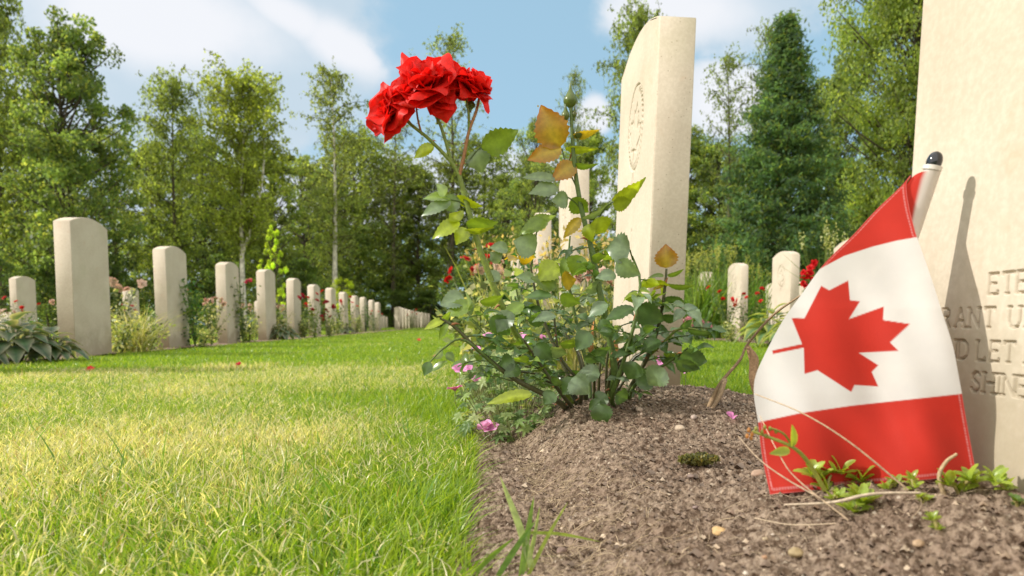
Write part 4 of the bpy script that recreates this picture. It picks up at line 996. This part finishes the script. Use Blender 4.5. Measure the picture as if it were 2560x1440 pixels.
allS = [(S1, .1, .5, 9, 0), (S2, .12, .55, 11, 0), (S3, .1, .8, 8, 0), (S5, .2, 1, 8, 0), (S7, .3, 1, 10, 1), (S8, .3, 1, 10, 1), (S9, .3, 1, 6, 0), (S10, .3, .9, 4, 0), (S11, .2, .9, 9, 0), (S12, .25, 1, 8, 0), (S4, .3, .8, 2, 0), (S7, .3, .8, 5, 0), (S8, .2, .7, 6, 0)]
for S_, a0, a1, n, young in allS:
    n = max(1, int(n*.68))
    for k in range(n):
        q = a0+(a1-a0)*(k+random.random())/n; i = q*(len(S_)-1); lo = min(int(i), len(S_)-2); p = S_[lo]*(1-i+lo)+S_[lo+1]*(i-lo)
        a = rng.uniform(0, 6.28); d = np.array([math.cos(a), math.sin(a)*.6, rng.uniform(-.25, .55)])
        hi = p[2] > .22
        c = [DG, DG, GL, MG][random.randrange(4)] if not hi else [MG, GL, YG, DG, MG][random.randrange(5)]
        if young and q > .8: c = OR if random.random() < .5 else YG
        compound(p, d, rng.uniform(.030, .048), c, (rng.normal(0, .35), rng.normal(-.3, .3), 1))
# low inner twigs and extra leaves hugging the foot of the bush
for k in range(17):
    a = rng.uniform(0, 6.28); rr = rng.uniform(.03, .11)
    p1 = BASE+np.array([math.cos(a)*rr*1.3, math.sin(a)*rr*.8, rng.uniform(.04, .13)])
    tube(fol, spline([BASE+np.array([math.cos(a)*.02, math.sin(a)*.02, 0]), (BASE+p1)/2+np.array([0, 0, .02]), p1], 6), [.0028, .0014], 5, DS, False)
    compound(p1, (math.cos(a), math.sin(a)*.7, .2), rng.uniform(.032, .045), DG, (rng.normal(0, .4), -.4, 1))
hero_part('foliage', fol, M_rose)
# blooms with sepals
for px, py, Rpx, ax, sd, Z_ in ((972, 268, 68, (-.62, -.70, .10), 1, 1.0), (1068, 196, 92, (-.12, -.75, .62), 2, .985), (1128, 212, 66, (.15, -.45, .75), 3, 1.02), (1186, 204, 56, (.55, -.45, .65), 4, 1.0), (1016, 222, 56, (-.45, -.6, .5), 6, .99), (1150, 190, 46, (.25, -.2, .95), 8, 1.01), (1100, 232, 46, (.1, -.8, .15), 9, .985)):
    c_ = rp(px, py+10, Z_)-nrm(ax)*Rpx/F_PX*.35
    o = hero_part('bloom', bloom_mesh(c_, ax, Rpx/F_PX*.98, sd), M_petal)
    sb = MB()
    for k in range(5): petal(sb, c_-nrm(ax)*.002, ax, k*1.257, 1.9, .019, .007, (.13, .19, .04), k+sd*7, 5, 5, .05, .8, .8)
    V = spline([c_-nrm(ax)*.012, c_-nrm(ax)*.006, c_+nrm(ax)*.001], 6); tube(sb, V, [.0022, .0042, .0035], 8, (.12, .18, .04))
    hero_part('sepals', sb, M_rose, None, o)
def bud(px, py, h, w_, Z_=.98, red=False):
    mb = MB(); c_ = rp(px, py, Z_); t = np.linspace(0, 1, 10); r = w_/F_PX*.5*np.array([.35, .75, 1, .98, .8, .55, .34, .2, .12, .06])
    P = c_[None]+np.c_[np.zeros(10), np.zeros(10), (t-.3)*h/F_PX]; tube(mb, P, list(r), 9, (.14, .19, .05))
    tube(mb, [P[0]-np.array([0, 0, .004]), P[0]], [.0016, .002], 6, GS)
    for k in range(5): petal(mb, P[1], (0, 0, 1), k*1.257, .12, h/F_PX*.42, .006, (.19, .22, .06) if not red else (.4, .08, .1), k, 4, 5, .02, .9, .15)
    hero_part('bud', mb, M_rose)
bud(1426, 250, 58, 34); bud(1414, 288, 42, 20); bud(1445, 334, 36, 22); bud(1436, 285, 30, 12, red=True); bud(1408, 665, 40, 18, .99, True); bud(1176, 262, 34, 26, 1.01)

# ------------------------------------------------------------------ flag
FLX = FACE_X
def flag_pos(px, py):
    # the cloth hangs a little in front of the stone at its right edge and swings away from it to the left
    v_ = np.clip((py-420)/800., 0, 1); uu = np.clip((np.interp(py, [440, 594, 770, 985, 1187], [2276, 2293, 2352, 2405, 2441])-px)/520., -.05, 1.2)
    Y = np.interp(py, [440, 594, 770, 985, 1187], [.520, .508, .490, .476, .467])
    Y = Y+.066*(uu*(1-.65*v_)+.65*v_*uu*uu)+.007*math.sin(uu*4.2-.4)*v_+(.0052*math.sin(uu*12-v_*5)+.0024*math.sin(uu*23+v_*9+1.5*math.sin(v_*6)))*v_*(1-v_*.35)+.0012*math.sin(v_*17+uu*5)
    return atY(px, py, Y)
LE = [(2276, 438), (2250, 468), (2190, 525), (2130, 590), (2060, 660), (2008, 730), (1958, 800), (1915, 880), (1889, 940), (1885, 990), (1895, 1055), (1905, 1140), (1925, 1237)]
RE = [(2278, 440), (2266, 462), (2272, 515), (2285, 567), (2293, 594), (2330, 700), (2352, 770), (2381, 860), (2394, 925), (2405, 985), (2416, 1050), (2427, 1110), (2441, 1187)]
nv_, nu_ = 330, 230
LS, RS_ = spline([(*p, 0) for p in LE], nv_)[:, :2], spline([(*p, 0) for p in RE], nv_)[:, :2]
mpoly = np.array([(1850+x/1.6, 380+y/1.6) for x, y in MAPLE])
def sdist(P, poly):
    d = np.full(len(P), 1e9); ins = np.zeros(len(P), bool)
    for a, b in zip(poly, np.roll(poly, -1, 0)):
        e = b-a; t = np.clip(((P-a)@e)/(e@e), 0, 1); d = np.minimum(d, np.hypot(*(P-a-t[:, None]*e).T))
        c = ((a[1] > P[:, 1]) != (b[1] > P[:, 1])) & (P[:, 0] < (b[0]-a[0])*(P[:, 1]-a[1])/(b[1]-a[1]+1e-12)+a[0]); ins ^= c
    return np.where(ins, d, -d)
uu = np.linspace(0, 1, nu_)
PX = LS[:, None]*(1-uu)[None, :, None]+RS_[:, None]*uu[None, :, None]
sag = np.zeros(PX.shape[:2])
PXf = PX.reshape(-1, 2)
top_b = np.interp(PXf[:, 0], [2050, 2110, 2180, 2240, 2296], [672, 640, 617, 602, 592])
bot_b = np.interp(PXf[:, 0], [1885, 2000, 2130, 2280, 2410], [1058, 1033, 1014, 998, 984])
sd = np.maximum(sdist(PXf, mpoly), np.maximum(top_b-PXf[:, 1], PXf[:, 1]-bot_b))
kf = smooth(sd, -1.3, 1.3)[:, None]
WHT = np.array([.76, .735, .73]); RED = np.array([.57, .030, .017])
Cc = WHT*(1-kf)+RED*kf
# hems with pale stitches on the red parts
U = np.tile(uu, nv_); Vv = np.repeat(np.linspace(0, 1, nv_), nu_)
wid = np.repeat(np.hypot(*(RS_-LS).T), nu_)
de = np.minimum(np.minimum(U, 1-U)*wid, (1-Vv)*790)
run = np.where((1-Vv)*790 < np.minimum(U, 1-U)*wid, PXf[:, 0], PXf[:, 1])
stitch = (smooth(de, 5, 7)*(1-smooth(de, 9.5, 11.5)))*(.35+.65*(np.sin(run*.9) > -.2))*(kf[:, 0] > .5)
stitch = np.maximum(stitch, (1-smooth(de, 1, 3))*.5*(kf[:, 0] > .5))
Cc = Cc*(1-stitch[:, None]*.6)+np.array([.75, .35, .36])*stitch[:, None]*.6
fb = MB()
P3 = np.array([flag_pos(x, y) for x, y in PXf])
i = np.arange(nv_-1)[:, None]*nu_; j = np.arange(nu_-1)[None]
fb.add(P3, np.stack([i+j, i+nu_+j, i+nu_+j+1, i+j+1], -1).reshape(-1, 4), Cc)
tipP = np.array(atY(2334, 410, .517)); foot = np.array(atY(2085, 1190, .562))
flag = link('flag', None); flag.location = foot; tag(flag, 'small red and white maple leaf flag leaning by the nearest headstone', 'flag')
FI = Matrix.Translation(Vector(foot)).inverted()
o = link('cloth', fb.data('flag_cloth', M_cloth), flag); o.matrix_parent_inverse = FI
# sleeve wrapped round the pole
ax = nrm(foot-tipP); sl = MB(); side = nrm(np.cross(ax, nrm(CAMP-tipP)))
if side[0] > 0: side = -side
front = nrm(np.cross(side, ax)); 
if np.dot(front, CAMP-tipP) < 0: front = -front
m = 36; k = 22; V = []; C = []
pE = [np.array(flag_pos(x, y)) for x, y in RE]
for a in range(m):
    t = a/(m-1); ctr = tipP+ax*(.004+t*.062); rad = .0064*(1-.12*t)
    # seam on the front cloth that this sleeve leaves from
    y = 446+t*150; xL = np.interp(y, [440, 462, 515, 567, 600], [2283, 2268, 2273, 2286, 2294]); L_ = np.array(flag_pos(xL, y))+np.array([0, .0015, 0])
    for b in range(k):
        q = b/(k-1)
        ang = math.pi*(1.10*q)-.10
        cyl = ctr+side*math.cos(ang)*rad+front*math.sin(ang)*rad
        w0 = (1-q)**2.2; V.append(cyl*(1-w0)+L_*w0)
        c_ = smooth(q+.05*t, .38, .52); C.append(RED*(1-c_)+np.array([.80, .74, .70])*c_)
sl.add(V, [[a*k+b, a*k+b+1, (a+1)*k+b+1, (a+1)*k+b] for a in range(m-1) for b in range(k-1)], C)
o = link('pole_sleeve', sl.data('sleeve', M_cloth), flag); o.matrix_parent_inverse = FI
pm = MB(); tube(pm, [tipP+ax*.001, tipP*.5+foot*.5, foot+ax*.03], .0052, 14, (1, 1, 1))
o = link('pole', pm.data('pole', M_white), flag); o.matrix_parent_inverse = FI
rm = MB(); tube(rm, [tipP+ax*.0015, tipP+ax*.0045], .0067, 18); o = link('collar', rm.data('collar', M_white), flag); o.matrix_parent_inverse = FI
kb = MB(); t = np.linspace(0, 1, 12); rr = .0055*np.sqrt(np.clip(1-((t-.38)/.62)**2, 0, 1)); rr[0] = .005
tube(kb, tipP[None]+(-ax)[None]*((t*.0125)-.003)[:, None], list(rr), 18); o = link('finial', kb.data('finial', M_black), flag); o.matrix_parent_inverse = FI

# ------------------------------------------------------------------ small things on the soil
def on_soil(px, py, it=30):
    d = np.array(ray(px, py)); lo, hi = .3, 3.0
    for t in np.linspace(.3, 3, 1400):
        p = CAMP+d*t
        if p[2] < float(soil_h(p[0], p[1])+soil_fine(p[0], p[1])) and -.02 < p[0] < .56: return p
    return CAMP+d*(CAM.z/-d[2])
def ico(mb, c, r, colr, seed, sub=2, amp=.25):
    import bmesh as bm_
    b = bm_.new(); bm_.ops.create_icosphere(b, subdivisions=sub, radius=1); V = np.array([v.co[:] for v in b.verts]); F = np.array([[v.index for v in f.verts] for f in b.faces]); b.free()
    V = V*(1+amp*(fbm(V[:, 0]*1.4+seed, V[:, 1]*1.4, V[:, 2]*1.4+.01, seed, 3))[:, None]*2)
    mb.add(V*np.asarray(r)+np.asarray(c), F, colr)
peb = [(1797, 1327, 19, (.62, .42, .20), 'round yellow orange pebble in the middle of the soil'), (1406, 1378, 19, (.22, .15, .12), 'flat brown pebble near the bottom grass tuft'), (1727, 1190, 11, (.26, .19, .16), 'dark grey brown pebble below the moss patch'),
       (1898, 1183, 20, (.42, .28, .20), 'pinkish pebble touching the lower left edge of the flag'), (1735, 1043, 11, (.42, .33, .28), 'small pale pebble right of the rose foot'), (1598, 1023, 10, (.46, .36, .28), 'pale pebble under the right leaves of the rose'),
       (1990, 1380, 22, (.38, .29, .16), 'olive pebble at the bottom below the flag'), (1912, 1345, 11, (.60, .48, .32), 'small cream pebble right of the yellow one'), (1932, 1336, 6, (.62, .52, .42), 'tiny white pebble below the flag corner'),
       (2296, 1358, 17, (.46, .32, .20), 'tan pebble at the lower right of the soil'), (1865, 1432, 8, (.60, .52, .44), 'white pebble at the bottom edge'), (1700, 1070, 13, (.50, .40, .30), 'flat pale chip behind the soil crest'), (1912, 1392, 9, (.42, .25, .15), 'small rusty pebble near the bottom edge'),
       (1755, 1137, 14, (.34, .24, .18), 'brown stone chip above the moss patch'), (1738, 1268, 8, (.30, .22, .20), 'small grey pebble in the open soil'), (1862, 1432, 7, (.55, .47, .38), 'tiny cream pebble at the bottom edge beside the white one')]
for q, (px, py, rpx, c_, lb) in enumerate(peb):
    p = on_soil(px, py+rpx*.4); r = rpx/F_PX*p[1]; mb = MB()
    ico(mb, (0, 0, 0), (r, r*.75, r*.6), np.array(c_)*.85, q+1.3, 3, .38)
    o = link('pebble', mb.data('pebble', M_pebble)); o.location = p+np.array([0, 0, r*.35]); o.rotation_euler = (0, .1, q*1.1); tag(o, lb, 'pebble', 'pebbles on the soil')
# crumbs of soil and grit
rng = np.random.default_rng(123); random.seed(8)
cm = MB(); n = 16000
x = rng.uniform(.03, .54, n); y = .3+1.3*rng.random(n)**1.7
r = .0008+.0026*rng.random(n)**3.5
r[:260] = .0028+.0035*rng.random(260)
z = soil_h(x, y)+soil_fine(x, y)
O = np.array([[1, 0, 0], [0, 1, 0], [-1, 0, 0], [0, -1, 0], [0, 0, 1], [0, 0, -.6], [.6, .6, .5], [-.6, -.6, .5]])
Fo = np.array([[0, 6, 4], [6, 1, 4], [1, 2, 4], [2, 7, 4], [7, 3, 4], [3, 0, 4], [0, 6, 5], [6, 1, 5], [1, 2, 5], [2, 7, 5], [7, 3, 5], [3, 0, 5]])
V = np.stack([x, y, z], 1)[:, None]+O[None]*r[:, None, None]*rng.uniform(.5, 1.3, (n, 8, 1))
k = rng.random(n); cc = np.where((k < .14)[:, None], np.array([.48, .38, .28]), np.where((k < .35)[:, None], np.array([.26, .19, .135]), np.array([.20, .145, .108])))*rng.uniform(.7, 1.25, (n, 1))
cm.add(V.reshape(-1, 3), (np.arange(n)[:, None, None]*8+Fo[None]).reshape(-1, 3), np.repeat(cc, 8, 0))
tag(link('soil_crumbs', cm.data('soil_crumbs', M_pebble, False)), 'loose brown crumbs and pale grit over the soil', 'soil crumbs', kind='stuff')
# dead grass litter
lm = MB()
def straw(n, fx, fy, L, w_=.00036, cbase=(.52, .40, .25), lift=.003):
    for q in range(n):
        a = rng.uniform(0, 6.28); l = rng.uniform(*L); p = np.array([fx(), fy()]); d = np.array([math.cos(a), math.sin(a)])
        bend = rng.normal(0, .35); t = np.linspace(-.5, .5, 6)
        xy = p+d*(t*l)[:, None]+np.array([-d[1], d[0]])*(bend*l*(t**2-.1))[:, None]
        zz = soil_h(xy[:, 0], xy[:, 1])+soil_fine(xy[:, 0], xy[:, 1])*.6+lift*(1-4*t**2)*rng.uniform(.2, 1.6)+.001
        tube(lm, np.c_[xy, zz], w_*rng.uniform(.6, 1.5), 3, np.array(cbase)*rng.uniform(.6, 1.25), False)
straw(750, lambda: .05+abs(rng.normal(0, .06)), lambda: rng.uniform(.42, 1.3), (.008, .03), .00020, (.46, .36, .24))
straw(380, lambda: .045+abs(rng.normal(0, .045)), lambda: rng.uniform(.40, .85), (.012, .04), .00022, (.38, .29, .19))
straw(260, lambda: rng.uniform(.05, .45), lambda: rng.uniform(.42, 1.2), (.006, .022), .00020, (.44, .34, .24))
straw(40, lambda: rng.uniform(.19, .36), lambda: rng.uniform(.43, .52), (.02, .05), .00022, (.42, .33, .23))
tag(link('dead_grass_litter', lm.data('straw', M_twig)), 'dry straw coloured grass litter lying along the soil bed', 'dead grass', kind='stuff')

def twig(name, pts, r, c, label, cat='twig', group=None, n=18):
    mb = MB(); P = spline(pts, n); o_ = P[0].copy(); tube(mb, P-o_, r, 6, c)
    o = link(name, mb.data(name, M_twig)); o.location = o_; tag(o, label, cat, group); return o
def Y3(px, py, Y): return np.array(atY(px, py, Y))
G3 = 'dry stems around the flag'
twig('dry_stem', [Y3(1888, 985, .50), Y3(2010, 1035, .47), Y3(2130, 1110, .455), Y3(2270, 1225, .445)], [.0004, .0007], (.48, .36, .24), 'long thin dry stem slanting across the lower red part of the flag', 'twig', G3)
twig('dry_stem', [Y3(1900, 1040, .50), Y3(1950, 1140, .46), Y3(1995, 1200, .45), Y3(2120, 1300, .43)], [.0003, .0005], (.50, .38, .26), 'thin pale dry stem curving down over the lower left corner of the flag', 'twig', G3)
twig('dry_stem', [Y3(1845, 1090, .50), Y3(1900, 1150, .47), Y3(1970, 1200, .455), Y3(2050, 1245, .44)], [.0003, .0006], (.45, .34, .24), 'thin dry stem crossing the bottom left corner of the flag from the soil', 'twig', G3)
twig('dry_stem', [Y3(1960, 1262, .46), Y3(2080, 1256, .45), Y3(2180, 1235, .445), Y3(2300, 1232, .44)], [.0006, .0012, .0008], (.50, .41, .31), 'thick pale dry stem lying along the soil under the flag', 'twig', G3)
twig('dry_stem', [Y3(1885, 1295, .46), Y3(1980, 1312, .45), Y3(2110, 1308, .445)], [.0004, .0005], (.55, .44, .32), 'thin pale dry stem lying flat below the flag', 'twig', G3)
twig('dry_stem', [Y3(2360, 1238, .46), Y3(2348, 1190, .46), Y3(2365, 1155, .46), Y3(2392, 1135, .46)], [.0016, .0010], (.40, .30, .18), 'short upright brown stem with green tip below the right edge of the flag', 'twig', G3)
twig('dead_stalk', [Y3(1765, 1035, .97), Y3(1800, 960, .97), Y3(1850, 900, .97), Y3(1868, 862, .97), Y3(1930, 790, .93), Y3(2000, 740, .90)], [.0040, .0024, .0018, .0018, .0013], (.30, .21, .13), 'bent dead brown stalk rising from the soil to behind the flag', 'twig')
twig('dead_stalk', [Y3(1740, 1020, .99), Y3(1790, 1000, .97), Y3(1812, 950, .96), Y3(1800, 990, .95), Y3(1772, 1035, .95)], [.0028, .0040, .0030, .0024], (.32, .23, .15), 'twisted dry brown stalk knotted at the foot of the dead stalk', 'twig')
mb = MB()
P = spline([Y3(1868, 862, .955), Y3(1885, 900, .95), Y3(1882, 950, .94), Y3(1896, 1000, .93), Y3(1905, 1040, .93)], 16)
random.seed(1); W = np.array([1, .15, 0.]); ws = .5*np.array([6, 16, 24, 28, 28, 26, 24, 22, 20, 20, 18, 18, 16, 12, 8, 3])/F_PX*.95
V = []
for a in range(16):
    for q in (-1, -.4, .3, 1): V.append(P[a]+W*q*ws[a]+np.array([0, -.006*(1-q*q)*(1+.3*math.sin(a)), 0])-P[0])
mb.add(V, [[a*4+b, a*4+b+1, a*4+b+5, a*4+b+4] for a in range(15) for b in range(3)], (.30, .19, .11))
o = link('dead_leaf', mb.data('dead_leaf', M_twig)); o.location = P[0]; tag(o, 'curled brown dead leaf hanging from the stalk beside the flag', 'dead leaf')

# stonecrop sprouts at the foot of the flag
def sprout(px, py, s, label, seed, stem=None, n=9, c=(.20, .27, .04)):
    global rng; rng = np.random.default_rng(seed); random.seed(seed)
    p = on_soil(px, py); mb = MB(); tops = [np.array([0, 0, 0.])]
    st = MB(); R0 = 1.25*s/F_PX*p[1]
    for b in range(max(1, n//4)):
        a = rng.uniform(0, 6.28); q = np.array([math.cos(a)*R0*.55, math.sin(a)*R0*.3, R0*rng.uniform(.15, .6)]); tops.append(q)
        tube(st, spline([(0, 0, -.003), q*.5+np.array([0, 0, .002]), q], 6), .0012, 5, (.28, .24, .08))
    for tp in tops:
        for k in range(n//2+3):
            a = k*2.4+rng.uniform(0, 1); L = R0*rng.uniform(.45, .85); e_ = rng.uniform(.1, 1.2)
            tip = tp+np.array([math.cos(a)*math.cos(e_), math.sin(a)*math.cos(e_)*.8, math.sin(e_)])*L
            leaf(mb, tp, tip, (0, -.3, 1), L*.46, np.array(c)*rng.uniform(.75, 1.35), .3, .12, .07, 11, .02, margin=np.array(c)*1.6, blunt=.6, taper=-.35)
    e = link('stonecrop_sprout', None); e.location = p; tag(e, label, 'plant', 'green sprouts at the foot of the flag')
    o = link('foliage', mb.data('sprout', M_rose), e); o = link('stem', st.data('sprout_stem', M_stem), e)
sprout(2065, 1225, 55, 'largest green sprout in front of the lower edge of the flag', 1, n=14)
sprout(2125, 1215, 62, 'tall green sprout with upright leaf in front of the red hem', 2, n=14)
sprout(2130, 1282, 60, 'green sprout nearest below the middle of the flag', 3, n=14)
sprout(2215, 1225, 36, 'small green sprout at the foot of the slanting dry stem', 4)
sprout(2400, 1230, 52, 'green rosette at the lower right corner of the flag', 5, n=14)
sprout(2515, 1225, 50, 'green sprout at the foot of the nearest headstone at right', 6)
sprout(2305, 1258, 26, 'tiny green sprout below the right part of the flag', 7)
sprout(2345, 1325, 32, 'little four leaved sprout low in the soil at right', 8)
sprout(2545, 1268, 30, 'small dark sprout at the right edge of the picture', 9, c=(.08, .14, .03))
sprout(2080, 1250, 30, 'low green sprout left of the nearest one under the flag', 10)
sprout(2285, 1222, 30, 'small sprout where the dry stems cross', 12)
# flowering sprig crossing the flag's lower left corner
mb = MB(); random.seed(3)
A = spline([Y3(2062, 1225, .455), Y3(2020, 1155, .455), Y3(1982, 1118, .455), Y3(1920, 1092, .46), Y3(1880, 1078, .465)], 14); o_ = A[0].copy()
tube(mb, A-o_, [.0017, .0009], 6, (.27, .30, .06)); tube(mb, spline([Y3(1982, 1118, .455), Y3(1960, 1085, .455), Y3(1925, 1070, .455)], 8)-o_, .0008, 5, (.27, .30, .06))
for a in [(1982, 1118, 1982, 1062, 26), (1975, 1125, 1925, 1134, 24)]:
    leaf(mb, Y3(a[0], a[1], .455)-o_, Y3(a[2], a[3], .45)-o_, (.3, -1, .4), a[4]/F_PX*.455, (.20, .27, .04), .3, .05, .03, 11, 0, margin=(.34, .40, .08), blunt=.6)
for px, py in ((1880, 1085), (1872, 1075), (1890, 1072), (1905, 1080), (1915, 1090), (1912, 1068), (1925, 1072), (1940, 1078), (1878, 1095), (1868, 1090)):
    c0 = Y3(px, py, .46)-o_; ico(mb, c0, (.0013, .0013, .002), (.30, .30, .07) if px > 1885 else (.42, .22, .06), px, 1, .1)
o = link('flowering_sprig', mb.data('sprig', M_rose)); o.location = o_; tag(o, 'yellow green budded sprig crossing the lower left edge of the flag', 'plant')
# tall grass blades at the lower edge of the bed
GT = link('grass_tuft', None); GT.location = Y3(1300, 1440, .47); tag(GT, 'small tuft of tall separate grass blades growing at the bottom of the soil', 'grass tuft')
def gblade(pts, wpx, Yd, c, label):
    mb = MB(); P = spline([Y3(x, y, Yd) for x, y in pts], 12); o_ = P[0].copy(); t = np.linspace(0, 1, 12)
    w_ = wpx/F_PX*Yd*.5*np.sin(np.pi*np.clip(t*.75+.25, 0, 1))**.7; T_ = nrm(np.gradient(P, axis=0)); S_ = nrm(np.cross(T_, [0, 1., 0]))
    V = []
    for a in range(12): V += [P[a]-S_[a]*w_[a]-o_, P[a]+np.array([0, .0006, 0])-o_, P[a]+S_[a]*w_[a]-o_]
    mb.add(V, [[a*3+b, a*3+b+1, a*3+b+4, a*3+b+3] for a in range(11) for b in range(2)], c)
    o = link('blade', mb.data('grass_blade', M_grass), GT); o.location = o_-np.array(GT.location); o['label'] = label
gblade([(1330, 1420), (1300, 1320), (1250, 1190)], 20, .47, (.40, .48, .24), 'widest pale grass blade leaning left at the bottom of the soil')
gblade([(1300, 1460), (1318, 1340), (1335, 1240)], 16, .47, (.20, .32, .08), 'upright green grass blade at the bottom of the soil')
gblade([(1305, 1450), (1330, 1370), (1350, 1265)], 12, .475, (.34, .42, .18), 'slender pale blade right of the upright one')
gblade([(1310, 1460), (1370, 1340), (1420, 1255)], 10, .47, (.32, .40, .10), 'thin grass blade leaning right toward the open soil')
gblade([(1320, 1332), (1400, 1335), (1505, 1355)], 9, .475, (.30, .38, .08), 'nearly flat grass blade pointing right over the soil')
gblade([(1245, 1440), (1290, 1370), (1340, 1300)], 16, .46, (.14, .25, .06), 'dark green blade crossing the others near the lawn edge')
gblade([(1190, 1430), (1230, 1390), (1285, 1345)], 14, .46, (.16, .26, .04), 'bright blade leaning over the edge of the lawn')
# moss patch, petals, geranium
p = on_soil(1747, 1160); mb = MB(); rng = np.random.default_rng(6)
n = 900; q = nrm(rng.normal(0, 1, (n, 3)))*rng.random((n, 1))**.4*np.array([.022, .012, .006]); cards(mb, q, .004*rng.uniform(.6, 1.4, n), tcol(n, (.12, .125, .04), .4, (.24, .20, .06), .3))
o = link('moss_patch', mb.data('moss', M_bed, False)); o.location = p+np.array([0, 0, .005]); tag(o, 'dark green moss patch in the middle of the soil', 'moss')
def loose_petal(px, py, Yd, R_, c, label, grp, z=None, seed=0):
    mb = MB(); petal(mb, (0, 0, 0), (0, -.3, 1), 3.1, 1.3, R_, R_*.9, c, seed, 7, 7, .15, .2, .2); petal(mb, (0, 0, .001), (0, -.3, 1), .4, 1.2, R_*.8, R_*.8, c, seed+1, 7, 7, .15, .2, .2)
    o = link('fallen_petals', mb.data('petal', M_petal)); o.location = Y3(px, py, Yd) if z is None else z; tag(o, label, 'petals', grp)
loose_petal(228, 928, 2.75, .030, (.62, .03, .03), 'fallen red petals on the lawn below the largest left stone', 'red petals on the lawn')
loose_petal(597, 914, 2.95, .022, (.64, .04, .06), 'fallen red petals on the lawn below the third left stone', 'red petals on the lawn', seed=4)
loose_petal(1048, 853, 5.6, .035, (.62, .08, .05), 'fallen red petal far on the lawn left of the rose bush', 'red petals on the lawn', seed=8)
loose_petal(2, 2, 1, .012, (.66, .25, .52), 'pale pink petal lying on soil left of the flag', 'pink petals on the soil', on_soil(1828, 1050)+np.array([0, 0, .003]), 3)
# geranium under the rose bush
rng = np.random.default_rng(300); random.seed(4); ge, gf, gs = MB(), MB(), MB()
GX = .012; ctr = np.array([.055, 1.28, .02])
for k in range(430):
    x_ = rng.normal(.070, .070); y_ = 1.0+.75*rng.random()**1.2; x_ = abs(x_+.03)-.03; z_ = .02+.115*rng.random()**1.0*min(1, (y_-.93)/.22)*math.exp(-((x_-.05)/.16)**2)
    p = np.array([x_, y_, z_]); tube(gs, spline([p*np.array([.6, 1, .1])+np.array([.03, 0, 0]), p*np.array([.8, 1, .6])+np.array([.01, 0, .01]), p], 5), .0008, 3, (.20, .22, .08), False)
    cc = np.array([(.16, .24, .08), (.24, .32, .12), (.10, .17, .05), (.30, .36, .18)][rng.integers(4)])
    nn = nrm(rng.normal(0, .45, 3)+np.array([-.2, -.4, 1]))
    e1 = nrm(np.cross(nn, [1, 0, 0.1])); e2 = np.cross(nn, e1)
    for m_ in range(7):
        a = m_*.9; d = e1*math.cos(a)+e2*math.sin(a); leaf(ge, p, p+d*rng.uniform(.010, .017), nn, .0062, cc, .25, .15, .14, 5, 0)
fl = [(1150, 928, 1.22), (1175, 925, 1.24), (1198, 958, 1.2), (1138, 978, 1.2), (1228, 1078, 1.02), (1215, 1072, 1.03), (1305, 845, 1.3), (1355, 850, 1.35), (1220, 842, 1.4), (1380, 888, 1.2), (1190, 875, 1.4), (1460, 840, 1.4), (1575, 865, 1.3), (1640, 870, 1.25), (1650, 905, 1.25), (1705, 905, 1.25), (1715, 930, 1.25)]
for q, (px, py, Y_) in enumerate(fl):
    c0 = Y3(px, py, Y_); ax_ = nrm(rng.normal(0, .3, 3)+np.array([-.2, -.35, .9]))
    for k in range(5): petal(gf, c0, ax_, k*1.257, 1.25, .0165 if q < 6 else .012, .015 if q < 6 else .010, (.78, .36, .68), q*9+k, 6, 5, .06, 0, .3)
    tube(gs, spline([c0*np.array([1, 1, .2])+np.array([.02, .02, .01]), c0*np.array([1, 1, .7]), c0], 6), .0007, 3, (.22, .24, .10), False)
e = link('geranium_plant', None); e.location = ctr; tag(e, 'pale leaved geranium with pink flowers at the lawn edge under the rose bush', 'plant')
GI = Matrix.Translation(Vector(ctr)).inverted()
for nm, b_, mm in (('foliage', ge, M_bed), ('blossom', gf, M_petal), ('stem', gs, M_stem)):
    o = link(nm, b_.data('geranium_'+nm, mm), e); o.matrix_parent_inverse = GI
# dry orange brown leaves between the canes and folded beside the stone
mb = MB(); random.seed(12)
for (x0, y0, x1, y1, wd, c_) in ((1640, 1000, 1620, 930, 40, (.42, .22, .12)), (1625, 1000, 1580, 960, 30, (.5, .38, .28)), (1540, 940, 1535, 840, 26, (.52, .25, .10)), (1480, 900, 1478, 800, 14, (.42, .20, .08)), (1655, 1000, 1690, 965, 24, (.34, .2, .12))):
    leaf(mb, Y3(x0, y0, 1.12)-BASE, Y3(x1, y1, 1.12)-BASE, (-.5, -1, .3), wd/F_PX*1.12, c_, .5, .25, .03, 11, .08, blunt=.6)
o = link('dead_leaves', mb.data('dead_leaves', M_twig)); o.location = BASE; tag(o, 'dry rust coloured leaves standing behind the foot of the rose bush', 'dead leaves', kind='stuff')
